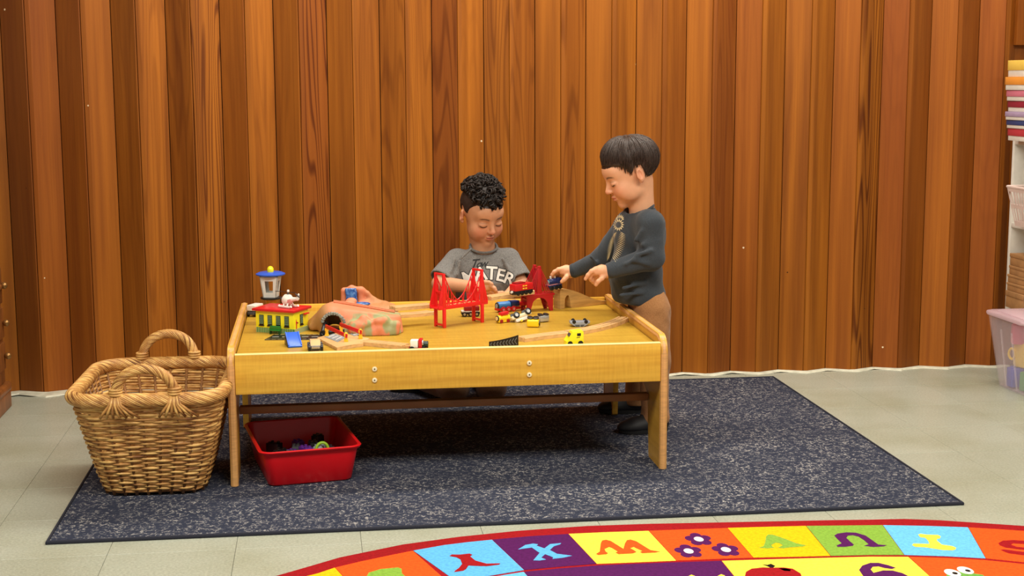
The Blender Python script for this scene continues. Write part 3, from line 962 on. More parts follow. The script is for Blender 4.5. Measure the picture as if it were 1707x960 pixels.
for k, pts in enumerate(twist(None, rim, .0160, 20, 9, .004, True)):
    b = B(); b.tube(pts, .0031, 6, closed=True); b.obj('rim_strand', M_WICK if k % 3 else M_WICK2, rt_, sharp=None)
def handle(yc, xc, lean, zb):
    h = bpy.data.objects.new('handle', None); COL.objects.link(h); h.parent = basket
    path = []
    for k in range(49):
        a = PI * k / 48
        path.append(Vector((xc - .076 * math.cos(a), yc + lean * math.sin(a), zb + .082 * math.sin(a) ** .8)))
    b = B(); b.tube(path, .011, 8); b.obj('handle_core', M_STAKE, h, sharp=None)
    for k, pts in enumerate(twist(None, path, .0110, 14, 2.2, .0038, False)):
        b = B(); b.tube(pts, .0029, 6); b.obj('handle_strand', M_WICK if k % 3 else M_WICK2, h, sharp=None)
    sy = -1 if yc < 0 else 1
    for sx in (-1, 1):      # splayed ends bound under the rim, with a collar of wraps
        bx = xc + sx * .076
        for j in range(7):
            dx = (j - 3) * .0085
            b = B()
            b.tube([(bx + dx * .35, yc + .010 * sy, zb + .012), (bx + dx * .6, yc + sy * .021, zb - .012), (bx + dx * 1.3 + .004, yc + sy * .021, zb - .03), (bx + dx * 2.0 + .01, yc + sy * .011, zb - .048)], .0036, 6)
            b.obj('handle_tail', M_WICK if j % 2 else M_WICK2, h, sharp=None)
        for j in range(3):
            cpts = [(bx + .0155 * math.cos(a), yc + .0155 * math.sin(a), zb + .013 + j * .007) for a in [2 * PI * q / 16 for q in range(16)]]
            b = B(); b.tube(cpts, .0037, 6, closed=True); b.obj('handle_wrap', M_WICK, h, sharp=None)
handle(-.252, .005, -.012, ZR + .016)
handle(.252, .0, .012, ZR + .016)
# ------------------------------------------------------------------ toys on the table
P_ = lambda n, c, r=.35, **k: mat('toy_' + n, c, r, **k)
T_RED = P_('red', (206, 30, 34), .3); T_DRED = P_('dark_red', (150, 22, 28), .35); T_YEL = P_('yellow', (248, 206, 30), .3)
T_LEM = P_('lemon', (244, 232, 40), .25); T_BLUE = P_('blue', (34, 84, 190), .35); T_SKY = P_('sky_blue', (58, 124, 190), .35)
T_NAVY = P_('navy', (24, 40, 92), .3); T_BLK = P_('black', (22, 22, 24), .35); T_WHT = P_('white', (236, 232, 222), .35)
T_GRY = P_('grey', (150, 156, 164), .3); T_DGRY = P_('dark_grey', (74, 76, 80), .4); T_GRN = P_('green', (34, 122, 44), .35)
T_ORG = P_('orange_yellow', (240, 164, 30), .35); T_TEAL = P_('grey_green', (160, 172, 120), .45); T_PANE = P_('window_green', (110, 140, 110), .25)
T_WOOD = P_('beech', (222, 178, 120), .5, vary=.12, vscale=18, stretch=(1, 6, 6)); T_WOOD2 = P_('tan_wood', (206, 160, 92), .5, vary=.14, vscale=14, stretch=(1, 1, 8))
T_SIL = P_('silver', (190, 190, 186), .25, metal=.6); T_PINK = P_('pink', (226, 150, 150), .4); T_CLR = P_('tower_grey', (214, 216, 208), .4)
def at(o, px, py, z=TZ):
    o.location = PZ(px, py, z); return o
def dirz(p, q):
    """yaw of the line between two photo points on the table top"""
    a, b_ = PZ(*p, TZ), PZ(*q, TZ)
    return math.atan2(b_.y - a.y, b_.x - a.x)
def wheels(parent, xs, y, r, w, m=None, hub=None, z=None):
    for x in xs:
        for s in (-1, 1):
            b = B(); b.cyl(r, r, w, (x, s * y, r if z is None else z), 'Y', 18, bev=r * .15)
            wo = b.obj('wheel', m or T_BLK, parent)
            if hub:
                b = B(); b.cyl(r * .48, r * .42, w * .3, (x, s * (y + w * .5), r if z is None else z), 'Y', 12)
                b.obj('hub', hub, wo)

# --- station house with a helicopter on its roof
_a = PZ(427, 553, TZ); _b2 = PZ(490, 557.5, TZ)
hy = math.atan2(_b2.y - _a.y, _b2.x - _a.x); HWD = (_b2 - _a).length; HDP = .088
house = thing('toy_station', 'yellow toy station building with red flat roof on the play table', 'toy house', _a, hy)
ztop = PY(427, 517, _a.y).z - TZ
b = B(); b.box((HWD, HDP, ztop), (HWD / 2, HDP / 2, ztop / 2), bev=.001); b.obj('walls', T_LEM, house)
def mullion_window(parent, c, w, h, axis):
    b = B()
    sz = (w, .0016, h) if axis == 'Y' else (.0016, w, h)
    b.box(sz, c); fr = b.obj('window', T_BLK, parent)
    b = B()
    n = Vector((0, -.0012, 0)) if axis == 'Y' else Vector((.0012, 0, 0))
    for i in range(3):
        for j in range(5):
            dx = (i - 1) * w * .30; dz = (j - 2) * h * .175 + h * .03
            p = Vector(c) + n + (Vector((dx, 0, dz)) if axis == 'Y' else Vector((0, dx, dz)))
            b.box((w * .22, .0006, h * .13) if axis == 'Y' else (.0006, w * .22, h * .13), p)
    b.obj('pane', T_PANE, fr, smooth=False)
    b = B()
    p = Vector(c) + Vector((0, 0, -h * .56)) + n
    b.box((w * 1.15, .003, .003) if axis == 'Y' else (.003, w * 1.15, .003), p); b.obj('sill', T_BLK, fr)
for i in range(4):
    mullion_window(house, (HWD * (.155 + .222 * i), -.0006, ztop * .58), .0155, ztop * .46, 'Y')
mullion_window(house, (HWD + .0006, HDP * .52, ztop * .60), .0165, ztop * .46, 'X')
b = B()
for i in range(22):
    b.box((HWD / 44, .002, ztop * .23), (HWD * (i + .5) / 22, -.001, ztop * .115))
b.obj('fence_strip', T_TEAL, house)
b = B()
for i in range(22):
    b.box((HWD / 46, .0022, ztop * .23), (HWD * (i + 1) / 22 - .0004, -.0005, ztop * .115))
b.obj('fence_gap', T_GRN, house)
b = B(); b.box((.002, HDP * .96, ztop * .22), (HWD + .001, HDP / 2, ztop * .11)); b.obj('side_plinth', T_TEAL, house)
b = B(); b.box((HWD + .014, HDP + .02, .0075), (HWD / 2, HDP / 2, ztop + .0037), bev=.0012)
b.box((.008, HDP * .3, .004), (HWD + .006, HDP * .75, ztop - .012), bev=.001); b.obj('roof', T_RED, house)
# bench
bench = thing('toy_bench', 'small green toy bench in front of the yellow station', 'bench', PZ(449.5, 556.5, TZ), hy)
b = B(); b.box((.037, .006, .012), (.0185, .004, .019), bev=.0008); b.obj('backrest', T_GRN, bench)
b = B(); b.box((.037, .010, .003), (.0185, 0, .012), bev=.0006); b.obj('seat', T_GRN, bench)
for x in (.003, .034):
    b = B(); b.box((.0035, .009, .0115), (x, .001, .0058)); b.obj('leg', P_('dark_green', (20, 70, 30)), bench)
# red signal peg beside the house
peg = thing('toy_signal', 'little red peg signal standing between the yellow station and the blue ramp', 'toy figure', PZ(493.5, 556, TZ), 0)
b = B(); b.lathe([(0, .0), (.0055, 0), (.0055, .002), (.0036, .004), (.0032, .026), (.0036, .034), (.0022, .044), (0, .046)], seg=14); b.obj('post', T_RED, peg)
b = B(); b.box((.010, .002, .004), (.003, 0, .034), rot=(0, .4, 0)); b.obj('arm', T_DRED, peg)
# helicopter
hz = TZ + ztop + .0078
heli = thing('toy_helicopter', 'white and pink toy helicopter parked on the red station roof', 'toy helicopter', PZ(481, 512.5, hz), hy - .25)
F = Field(grid_axis([(-.03, .055, .0016)]), grid_axis([(-.022, .022, .0016)]), grid_axis([(0, .05, .0016)]))
F.ell((-.006, 0, .022), (.018, .0155, .016), k=.004).cone((.002, 0, .024), (.040, 0, .030), .009, .0045, .010).cone((.038, 0, .028), (.044, 0, .044), .0042, .003, .004)
F.cone((-.01, 0, .034), (.008, 0, .036), .006, .005, .006)
me, _ = F.mesh('fuselage'); smooth_mesh(me, 1)
link('fuselage', me, T_WHT, heli, sharp=None)
b = B(); b.box((.0012, .018, .005), (-.0236, 0, .027), bev=.0004); b.obj('name_band', T_DGRY, heli)
b = B(); b.box((.022, .0012, .009), (.012, -.0115, .022), rot=(0, -.25, 0), bev=.0004); b.obj('side_panel', T_PINK, heli)
for s in (-1, 1):
    b = B(); b.tube([(-.026, s * .015, .006), (-.022, s * .015, .004), (.02, s * .015, .004), (.026, s * .015, .007)], .004, 8); sk = b.obj('skid', T_WHT, heli)
    b = B(); b.tube([(-.008, s * .015, .004), (-.008, s * .008, .016)], .0025, 6); b.tube([(.008, s * .015, .004), (.006, s * .007, .018)], .0025, 6); b.obj('strut', T_WHT, sk)
b = B(); b.cyl(.003, .003, .010, (0, 0, .044), seg=10); rm = b.obj('rotor_mast', T_DGRY, heli)
b = B(); b.cyl(.0042, .0036, .007, (0, 0, .051), seg=12, bev=.001); b.obj('rotor_hub', T_WHT, rm)
b = B(); b.box((.074, .005, .0014), (-.012, 0, .047), rot=(0, 0, .15), bev=.0005); b.obj('rotor_blade', T_BLK, heli)
b = B(); b.box((.020, .002, .004), (.044, -.005, .041), rot=(0, .5, 0), bev=.0006); b.obj('tail_rotor', T_DGRY, heli)

# --- control tower behind the house
ty_ = .60
_c = PY(452.5, 512, ty_)
tower = thing('toy_control_tower', 'grey toy control tower with blue disc roof and yellow beacon behind the station', 'toy tower', (_c.x, ty_, TZ), -.20)
zz = lambda y: PY(452.5, y, ty_).z - TZ
sc_ = .00190
b = B(); b.cyl(.0150, .0150, zz(497), (0, 0, zz(497) / 2), seg=20, bev=.001); b.obj('column', T_ORG, tower)
b = B(); b.cyl(.033, .034, .006, (0, 0, zz(496.5)), seg=28, bev=.0012); b.obj('base_disc', T_BLK, tower)
zb_, zt_ = zz(494.5), zz(460)
wb_, wt_ = .0205, .0285
for k in range(4):
    M = Matrix.Rotation(k * PI / 2, 3, 'Z')
    def pt(u, t, d=0.0):
        w = wb_ + (wt_ - wb_) * t
        return M @ Vector((u * w, -w - d, zb_ + (zt_ - zb_) * t))
    b = B()
    def panel(u0, t0, u1, t1):
        q = [pt(u0, t0), pt(u1, t0), pt(u1, t1), pt(u0, t1)]
        n = M @ Vector((0, .003, 0))
        vs = [b.bm.verts.new(p) for p in q] + [b.bm.verts.new(p + n) for p in q]
        for fc in ((0, 1, 2, 3), (7, 6, 5, 4), (0, 4, 5, 1), (1, 5, 6, 2), (2, 6, 7, 3), (3, 7, 4, 0)):
            b.bm.faces.new([vs[i] for i in fc])
    panel(-1, 0, 1, .24); panel(-1, .24, -.5, .80); panel(.5, .24, 1, .80); panel(-1, .80, 1, 1)
    b.obj('cabin_wall', T_CLR, tower)
b = B(); b.lathe([(0, 0), (.036, 0), (.046, .005), (.046, .008), (.036, .0125), (0, .0135)], (0, 0, zt_), 32); b.obj('roof', T_BLUE, tower)
b = B(); b.lathe([(0, 0), (.0095, 0), (.0105, .006), (.0095, .013), (.006, .018), (0, .020)], (0, 0, zt_ + .012), 18); b.obj('beacon', T_LEM, tower)

# --- toy wagon behind the house
wag = thing('toy_wagon', 'white toy wagon with black wheels behind the left end of the station', 'toy wagon', PZ(423, 527, TZ), 1.1)
b = B(); b.box((.060, .026, .010), (.01, 0, .012), bev=.001); b.obj('chassis', T_DGRY, wag)
b = B(); b.box((.056, .030, .018), (.01, 0, .029), bev=.002); b.obj('load_box', T_WHT, wag)
b = B(); b.box((.02, .028, .010), (.01, 0, .0195)); b.obj('side_plate', T_DRED, wag)
wheels(wag, (-.008, .028), .0145, .009, .005, T_BLK)

# --- mountain overpass with tunnel and waterfall
def rock_mat():
    m = mat('painted_rock', (214, 128, 92), .6)
    nt = m.node_tree; N = nt.nodes.new; L = nt.links.new
    b = nt.nodes['Principled BSDF']
    tc = N('ShaderNodeTexCoord')
    n = N('ShaderNodeTexNoise'); n.inputs['Scale'].default_value = 26; n.inputs['Detail'].default_value = 2
    mp = N('ShaderNodeMapping'); mp.inputs['Scale'].default_value = (1.1, 1.1, .55); mp.inputs['Location'].default_value = (.35, .2, .1)
    L(tc.outputs['Object'], mp.inputs[0]); L(mp.outputs[0], n.inputs['Vector'])
    r = N('ShaderNodeMapRange'); r.inputs['From Min'].default_value = .47; r.inputs['From Max'].default_value = .55; L(n.outputs['Fac'], r.inputs['Value'])
    at_ = N('ShaderNodeAttribute'); at_.attribute_name = 'paint'
    sp = N('ShaderNodeSeparateColor'); L(at_.outputs['Color'], sp.inputs[0])
    gm = N('ShaderNodeMath'); gm.operation = 'MULTIPLY'; L(r.outputs[0], gm.inputs[0]); L(sp.outputs['Red'], gm.inputs[1])
    c = N('ShaderNodeMix'); c.data_type = 'RGBA'; c.inputs[6].default_value = lin((216, 130, 92)); c.inputs[7].default_value = lin((152, 152, 104))
    L(gm.outputs[0], c.inputs[0])
    c2 = N('ShaderNodeMix'); c2.data_type = 'RGBA'; c2.inputs[7].default_value = lin((172, 124, 74))
    L(sp.outputs['Green'], c2.inputs[0]); L(c.outputs[2], c2.inputs[6])
    n2 = N('ShaderNodeTexNoise'); n2.inputs['Scale'].default_value = 90; L(tc.outputs['Object'], n2.inputs['Vector'])
    bp = N('ShaderNodeBump'); bp.inputs['Strength'].default_value = .25; bp.inputs['Distance'].default_value = .003
    L(n2.outputs['Fac'], bp.inputs['Height']); L(bp.outputs['Normal'], b.inputs['Normal'])
    L(c2.outputs[2], b.inputs['Base Color'])
    return m
M_ROCK = rock_mat()
mnt = thing('toy_mountain', 'terracotta and green toy mountain tunnel with waterfall in the middle left of the table', 'toy mountain', (0, 0, 0))
fl, frt = PZ(556, 557, TZ), PZ(664, 558, TZ)
F = Field(grid_axis([(.14, .56, .003)]), grid_axis([(.22, .72, .003)]), grid_axis([(TZ - .002, .50, .0028)]))
dk = .449        # deck height at its left end
def lerp(a, b_, t): return a + (b_ - a) * t
for t in np.linspace(0, 1, 9):
    q = lerp(Vector((.352, .372, 0)), Vector((.462, .366, 0)), t)
    F.cone((q.x, q.y, TZ - .02), (q.x, q.y + .02, dk - .038), .053 - .004 * t, .040, .02)
    F.cone((q.x, q.y + .06, TZ - .02), (q.x, q.y + .07, dk - .036), .05, .040, .02)
F.cone((.30, .40, dk - .045), (.33, .46, dk - .035), .044, .040, .02)
F.cone((.298, .395, TZ), (.298, .40, dk - .045), .043, .043, .02)
F.cone((.335, .36, TZ + .0), (.335, .37, dk - .035), .030, .030, .02)
F.plane((.32, .44, dk - .001), (.165, 0, 1), .006)
for k in range(18):      # bulging painted rocks on the visible flank
    q = lerp(Vector((.352, .322, 0)), Vector((.488, .326, 0)), RNG.uniform(0, 1))
    F.ell((q.x, q.y + RNG.uniform(-.007, .003), TZ + RNG.uniform(.005, .052)), (RNG.uniform(.010, .017), .013, RNG.uniform(.010, .018)), k=.014)
F.ell((.355, .50, dk - .004), (.018, .014, .012), k=.014)
# ramp wing on the left
F.cone((.222, .455, TZ + .012), (.285, .43, dk - .030), .012, .030, .02)
F.cone((.235, .420, TZ + .014), (.285, .41, dk - .035), .012, .030, .02)
F.cone((.230, .50, TZ - .002), (.30, .49, dk - .036), .014, .034, .02)
# tunnel bore through the left end, heading up and right
for zz_ in (TZ + .031, TZ + .012, TZ - .01):
    F.cone((.283, .30, zz_), (.312, .445, zz_), .0285, .0285, .006, 'sub')
F.plane((0, 0, TZ), (0, 0, -1), .001)
me, vv = F.mesh('rock_body'); smooth_mesh(me, 1)
def paint(me, vv, green, tan):
    ca = me.color_attributes.new('paint', 'FLOAT_COLOR', 'POINT')
    a = np.zeros((len(me.vertices), 4), np.float32); a[:, 3] = 1
    co = np.empty(len(me.vertices) * 3, np.float32); me.vertices.foreach_get('co', co); co = co.reshape(-1, 3)
    a[:, 0] = green(co); a[:, 1] = tan(co)
    ca.data.foreach_set('color', a.ravel())
paint(me, vv, lambda c: np.clip((dk - .012 - c[:, 2]) / .01, 0, 1), lambda c: np.clip((.300 - c[:, 0]) / .03, 0, 1))
rk = link('rock_body', me, M_ROCK, mnt, sharp=None)
# stone arch round the tunnel mouth
M_STN = P_('stone_arch', (150, 150, 138), .6, vary=.3, vscale=60)
for k in range(12):
    a = PI * (k + 1) / 13
    yy = .352 - .012 * math.cos(a) * -1
    b = B(); b.box((.0085, .011, .0098), (.297 - .0335 * math.cos(a), yy, TZ + .031 + .0335 * math.sin(a)), rot=(0, -(a - PI / 2), .12), bev=.0015, seg=1)
    b.obj('arch_stone', M_STN, mnt)
for k in range(3):
    b = B(); b.box((.0098, .011, .0085), (.3305, .345, TZ + .0045 + k * .0088), bev=.0015, seg=1); b.obj('arch_stone', M_STN, mnt)
b = B(); b.tube([(.330, .33, TZ + .010), (.300, .352, TZ + .010), (.278, .345, TZ + .010), (.263, .315, TZ + .010)], .0095, 8); b.obj('black_base', T_BLK, mnt)
b = B(); b.tube([(.262, .314, TZ + .004), (.266, .34, TZ + .022), (.274, .37, TZ + .034)], .006, 8); b.obj('black_post', T_BLK, mnt)
# rails moulded in the deck
for dy in (-.010, .014):
    b = B(); b.tube([(.30, .455 + dy, dk + .004), (.36, .445 + dy, dk - .005), (.485, .415 + dy, dk - .026)], .0028, 6); b.obj('deck_rail', P_('terracotta', (196, 112, 70), .6), mnt)
# the upper crag, its natural arch and waterfall
F = Field(grid_axis([(.24, .62, .003)]), grid_axis([(.50, .76, .003)]), grid_axis([(TZ - .002, .56, .0028)]))
Yc = .64
def Q(x, y, Y=Yc): return PY(x, y, Y)
def rockp(pts, rs, k=.012):
    pts = [tuple(p) for p in pts]
    F.path(pts, rs, k)
F.cone((Q(573, 520).x, Yc, TZ - .02), tuple(Q(574, 486)), .014, .010, .01)
F.cone((Q(603, 520).x, Yc, TZ - .02), tuple(Q(601, 487)), .022, .011, .01)
F.cone(tuple(Q(574, 484)), tuple(Q(587, 482)), .009, .009, .008)
F.cone(tuple(Q(586, 481)), tuple(Q(602, 483)), .011, .009, .01)
F.cone((Q(588, 520).x, Yc + .018, TZ - .02), tuple(Q(588, 484, Yc + .02)), .024, .012, .01)
rockp([Q(602, 484), Q(612, 489), Q(622, 498), Q(630, 508)], [.009, .007, .006, .008])
rockp([Q(612, 504), Q(624, 505), Q(640, 507), Q(655, 511)], [.014, .013, .012, .010])
F.cone((Q(590, 520).x, Yc - .03, TZ - .02), (Q(640, 518).x, Yc - .03, TZ - .0), .07, .05, .02)
F.plane((0, 0, TZ), (0, 0, -1), .001)
F.wrinkle(lambda x, y, z: .0022 * nz(x, y, z, 110, 4))
me, vv = F.mesh('crag'); smooth_mesh(me, 1)
paint(me, vv, lambda c: np.clip((.42 - c[:, 2]) / .02, 0, 1) * .6, lambda c: np.clip((c[:, 0] - .40) / .03, 0, 1) * .8)
link('crag', me, M_ROCK, mnt, sharp=None)
M_WATER = mat('toy_water', (34, 76, 146), .15, .6, vary=.5, vscale=90, rgb2=(84, 130, 186), bump=.4, bscale=150)
b = B()
wx0, wx1 = Q(575.5, 490, Yc - .018), Q(594, 490, Yc - .018)
n_ = 12
rows_ = []
for j in range(n_ + 1):
    t = j / n_
    z = lerp(Q(585, 481, Yc - .02).z, Q(585, 510, Yc - .02).z, t)
    rows_.append([b.bm.verts.new((lerp(wx0.x, wx1.x, i / 8) + .004 * t, Yc - .013 - .010 * math.sin(t * 1.6) + .002 * math.sin(i * 2.1 + j), z)) for i in range(9)])
for r0, r1 in zip(rows_, rows_[1:]):
    for i in range(8):
        b.bm.faces.new((r0[i], r0[i + 1], r1[i + 1], r1[i]))
wf = b.obj('waterfall', M_WATER, mnt, sharp=None)
md = wf.modifiers.new('thick', 'SOLIDIFY'); md.thickness = .003
b = B(); p0 = Q(604, 506.5, Yc - .05); b.ell((.026, .016, .007), (p0.x, Yc - .05, p0.z), seg=18, rings=10); b.obj('pool', M_WATER, mnt)

# --- wooden track pieces
TW, TH = .040, .012
def track(name, pts, label, group=None, z=None, w=TW, h=TH, m=None):
    """a grooved wooden track piece swept along a path on the table"""
    pts = [Vector(p) for p in pts]
    o = thing(name, label, 'toy track', pts[0], 0, group)
    org = pts[0]
    prof = [(-w / 2, 0), (w / 2, 0), (w / 2, h - .001), (w / 2 - .001, h), (.0125, h), (.0122, h - .003), (.0080, h - .003), (.0077, h), (-.0077, h), (-.0080, h - .003), (-.0122, h - .003), (-.0125, h), (-w / 2 + .001, h), (-w / 2, h - .001)]
    b = B()
    rings = []
    for i, p in enumerate(pts):
        t = (pts[min(i + 1, len(pts) - 1)] - pts[max(i - 1, 0)]); t.z = 0; t.normalize()
        nrm = Vector((-t.y, t.x, 0))
        rings.append([b.bm.verts.new(p - org + nrm * u + Vector((0, 0, v))) for u, v in prof])
    for a, c in zip(rings, rings[1:]):
        for k in range(len(prof)):
            b.bm.faces.new((a[k], a[(k + 1) % len(prof)], c[(k + 1) % len(prof)], c[k]))
    b.bm.faces.new(list(reversed(rings[0]))); b.bm.faces.new(rings[-1])
    b.obj('rail_bed', m or T_WOOD, o, sharp=.4)
    t = (pts[-1] - pts[-2]).normalized()
    b = B(); e = pts[-1] - org
    b.box((.010, .004, h * .7), e + t * .005 + Vector((0, 0, h * .45)), rot=(0, 0, math.atan2(t.y, t.x)))
    b.cyl(.0045, .0045, h * .7, e + t * .012 + Vector((0, 0, h * .45)), seg=14); b.obj('connector_peg', m or T_WOOD, o)
    return o
def bez(p0, p1, p2, n=14):
    p0, p1, p2 = Vector(p0), Vector(p1), Vector(p2)
    return [p0 * (1 - t) ** 2 + p1 * 2 * t * (1 - t) + p2 * t * t for t in [i / n for i in range(n + 1)]]
S = lambda x, y: PZ(x, y, TZ)
track('toy_track', bez(S(868, 569), S(905, 563), S(945, 559)), 'short curved beech track between the black bumper piece and the long curve', 'wooden tracks on the table')
track('toy_track', bez(S(947, 558.5), S(1012, 550), S(1040, 534), 18), 'long curved beech track running up to the right table rail', 'wooden tracks on the table')
track('toy_track', bez(S(607, 574), S(640, 577), S(676, 581)), 'beech track piece leading right from the level crossing', 'wooden tracks on the table')
track('toy_track', bez(S(652, 529), S(690, 528), S(718, 524)), 'lower beech track between the mountain and the suspension bridge', 'wooden tracks on the table')
# elevated tracks
_e0, _e1 = PZ(654, 517, TZ + .054), PZ(716, 512, TZ + .052)
o = track('toy_track', [_e0, lerp(_e0, _e1, .5), _e1], 'raised beech track from the mountain deck to the suspension bridge', 'wooden tracks on the table', m=T_WOOD)
# --- suspension bridge
br_L, br_R = (S(726.5, 543.7) + S(741, 546.4)) / 2, (S(789.5, 535) + S(804, 537)) / 2
bdir = (br_R - br_L); BL = bdir.length; byaw = math.atan2(bdir.y, bdir.x)
bridge = thing('toy_suspension_bridge', 'bright red plastic suspension bridge with two towers at the table centre', 'toy bridge', (br_L + br_R) / 2, byaw)
bz0 = PY(734, 513, br_L.y).z - TZ; bz1 = PY(796, 504, br_R.y).z - TZ
BZ = (bz0 + bz1) / 2; HT0 = PY(735, 456, br_L.y).z - TZ; HT1 = PY(797, 447, br_R.y).z - TZ
HTW = (HT0 + HT1) / 2
bw = .0215
M_BR = mat('bridge_red', (226, 34, 34), .32, .5)
def tower_part(parent, x, H, zd, bw, m):
    b = B()
    for s in (-1, 1):
        b.box((.0098, .0075, zd), (x, s * bw, zd / 2), bev=.0008)
        b.box((.0115, .0075, H - zd), (x, s * bw * .96, zd + (H - zd) / 2), bev=.0008, taper=(.7, .9))
    b.box((.008, bw * 2, .005), (x, 0, .008)); b.box((.007, bw * 1.9, .006), (x, 0, H - .003), bev=.0008)
    b.box((.006, bw * 1.9, .004), (x, 0, zd + (H - zd) * .45))
    return b.obj('tower', m, parent)
for x in (-BL / 2, BL / 2):
    tower_part(bridge, x, HTW, BZ, bw, M_BR)
b = B(); b.box((BL + .045, bw * 2, .004), (0, 0, BZ), bev=.0006)
for s in (-1, 1):
    b.box((BL + .045, .004, .012), (0, s * bw, BZ + .002), bev=.0006)
b.obj('deck', M_BR, bridge)
b = B()
for k in range(11):
    b.box((.005, bw * 1.7, .002), (-BL / 2 + BL * (k + .5) / 11, 0, BZ + .0032))
b.obj('sleeper', P_('bridge_wood', (226, 182, 122), .5), bridge)
for s in (-1, 1):
    b = B(); pts = []
    for k in range(17):
        u = -1 + 2 * k / 16
        pts.append((u * BL / 2, s * bw, BZ + .012 + (HTW - BZ - .014) * u * u))
    b.tube(pts, .0019, 6); mc = b.obj('main_cable', M_BR, bridge)
    b = B()
    for k in range(1, 16):
        p = pts[k]; b.tube([p, (p[0] + .004 * (1 if k % 2 else -1), p[1], BZ + .004)], .0015, 5)
    b.obj('hanger_cables', M_BR, mc)
    for sx in (-1, 1):
        for j in range(5):
            b = B(); b.tube([(sx * (BL / 2 + .002), s * bw, HTW - .006 - j * .004), (sx * (BL / 2 + .006 + j * .0042 + .0), s * bw, BZ + .006)], .0017, 5)
            b.obj('stay_cable', M_BR, bridge)
        for j in range(3):
            b = B(); b.tube([(sx * (BL / 2 - .002), s * bw, HTW - .010 - j * .006), (sx * (BL / 2 - .008 - j * .007), s * bw, BZ + .006)], .0017, 5)
            b.obj('stay_cable', M_BR, bridge)
# raised track between the two bridges
zd2 = TZ + BZ + .004
_r0 = PZ(812, 500, zd2); _r1 = PZ(884, 489, zd2)
o = track('toy_track', [_r0, lerp(_r0, _r1, .5), _r1], 'raised beech track between the two red bridges', 'wooden tracks on the table')
# --- darker arch bridge
M_BR2 = mat('bridge_dark_red', (176, 20, 30), .35, .5)
b2c = (S(869, 516) + S(921, 518)) / 2
y2 = math.atan2(_r1.y - _r0.y, _r1.x - _r0.x) * .4
bridge2 = thing('toy_arch_bridge', 'dark red toy bridge with arches and a single tower beside the wooden ramp', 'toy bridge', (b2c.x, b2c.y, TZ), y2)
z2 = PY(903, 491, b2c.y - .02).z - TZ
L2, w2 = .094, .024
H2 = PY(898, 443, b2c.y).z - TZ
for s in (-1, 1):
    pl = [(-L2 / 2, 0), (-L2 / 2 + .011, 0)]
    for k in range(11):
        a = PI - PI * k / 10
        pl.append((.028 * math.cos(a) + .0, z2 - .034 + .024 * math.sin(a)))
    pl += [(L2 / 2 - .011, 0), (L2 / 2, 0), (L2 / 2, z2), (-L2 / 2, z2)]
    pl[1] = (-.036, 0); pl[-4] = (.036, 0)
    b = B(); b.prism(pl, .005, (0, s * w2 + .0025, 0), XZ)
    ap = b.obj('arch_side', M_BR2, bridge2)
for sx in (-1, 1):
    b = B()
    for zq in (.010, .024, .040):
        b.box((.006, w2 * 2, .003), (sx * L2 * .44, 0, zq))
    b.obj('leg_brace', M_BR2, bridge2)
b = B(); b.box((L2 + .012, w2 * 2 + .006, .007), (0, 0, z2), bev=.001); b.obj('deck', M_BR2, bridge2)
b = B()
for s in (-1, 1):
    b.box((.017, .008, H2 - z2), (0, s * w2 * .8, z2 + (H2 - z2) / 2), bev=.0008, taper=(.65, .9))
    b.box((.010, .010, .007), (0, s * w2 * .78, H2 - .002), bev=.001)
b.box((.006, w2 * 1.6, .004), (0, 0, H2 - .008)); b.box((.006, w2 * 1.6, .004), (0, 0, z2 + (H2 - z2) * .5))
b.obj('tower', M_BR2, bridge2)
for s in (-1, 1):
    for sx in (-1, 1):
        for j in range(4):
            b = B(); b.tube([(sx * .003, s * w2 * .85, H2 - .004 - j * .005), (sx * (L2 / 2 - j * .009), s * w2, z2 + .004)], .0016, 5); b.obj('stay_cable', M_BR2, bridge2)
# --- wooden arched ramp
r0, r1 = S(934, 515.5), S(1011, 507)
rv = r1 - r0; RL = rv.length
ramp = thing('toy_wooden_ramp', 'pale wooden arched ramp block coming down towards the right rail', 'toy ramp', r0, math.atan2(rv.y, rv.x))
zr = PY(936, 483, r0.y).z - TZ
pl = [(0, 0), (.018, 0), (.019, zr * .32)]
for k in range(9):
    a = PI - PI * .62 * k / 8
    pl.append((.0305 + .0125 * math.cos(a), zr * .36 + .0225 * math.sin(a)))
pl += [(.040, zr * .40), (.042, zr * .12), (.046, 0), (RL, 0), (RL, .012)]
for k in range(12):
    t = 1 - (k + 1) / 12
    s_ = t * t * (3 - 2 * t)
    pl.append((.012 + (RL - .012) * t, .012 + (zr - .012) * (1 - s_)))
pl.append((0, zr))
b = B(); b.prism(pl, TW, (0, TW, 0), XZ, bev=.0012); b.obj('ramp_block', T_WOOD2, ramp, sharp=.5)

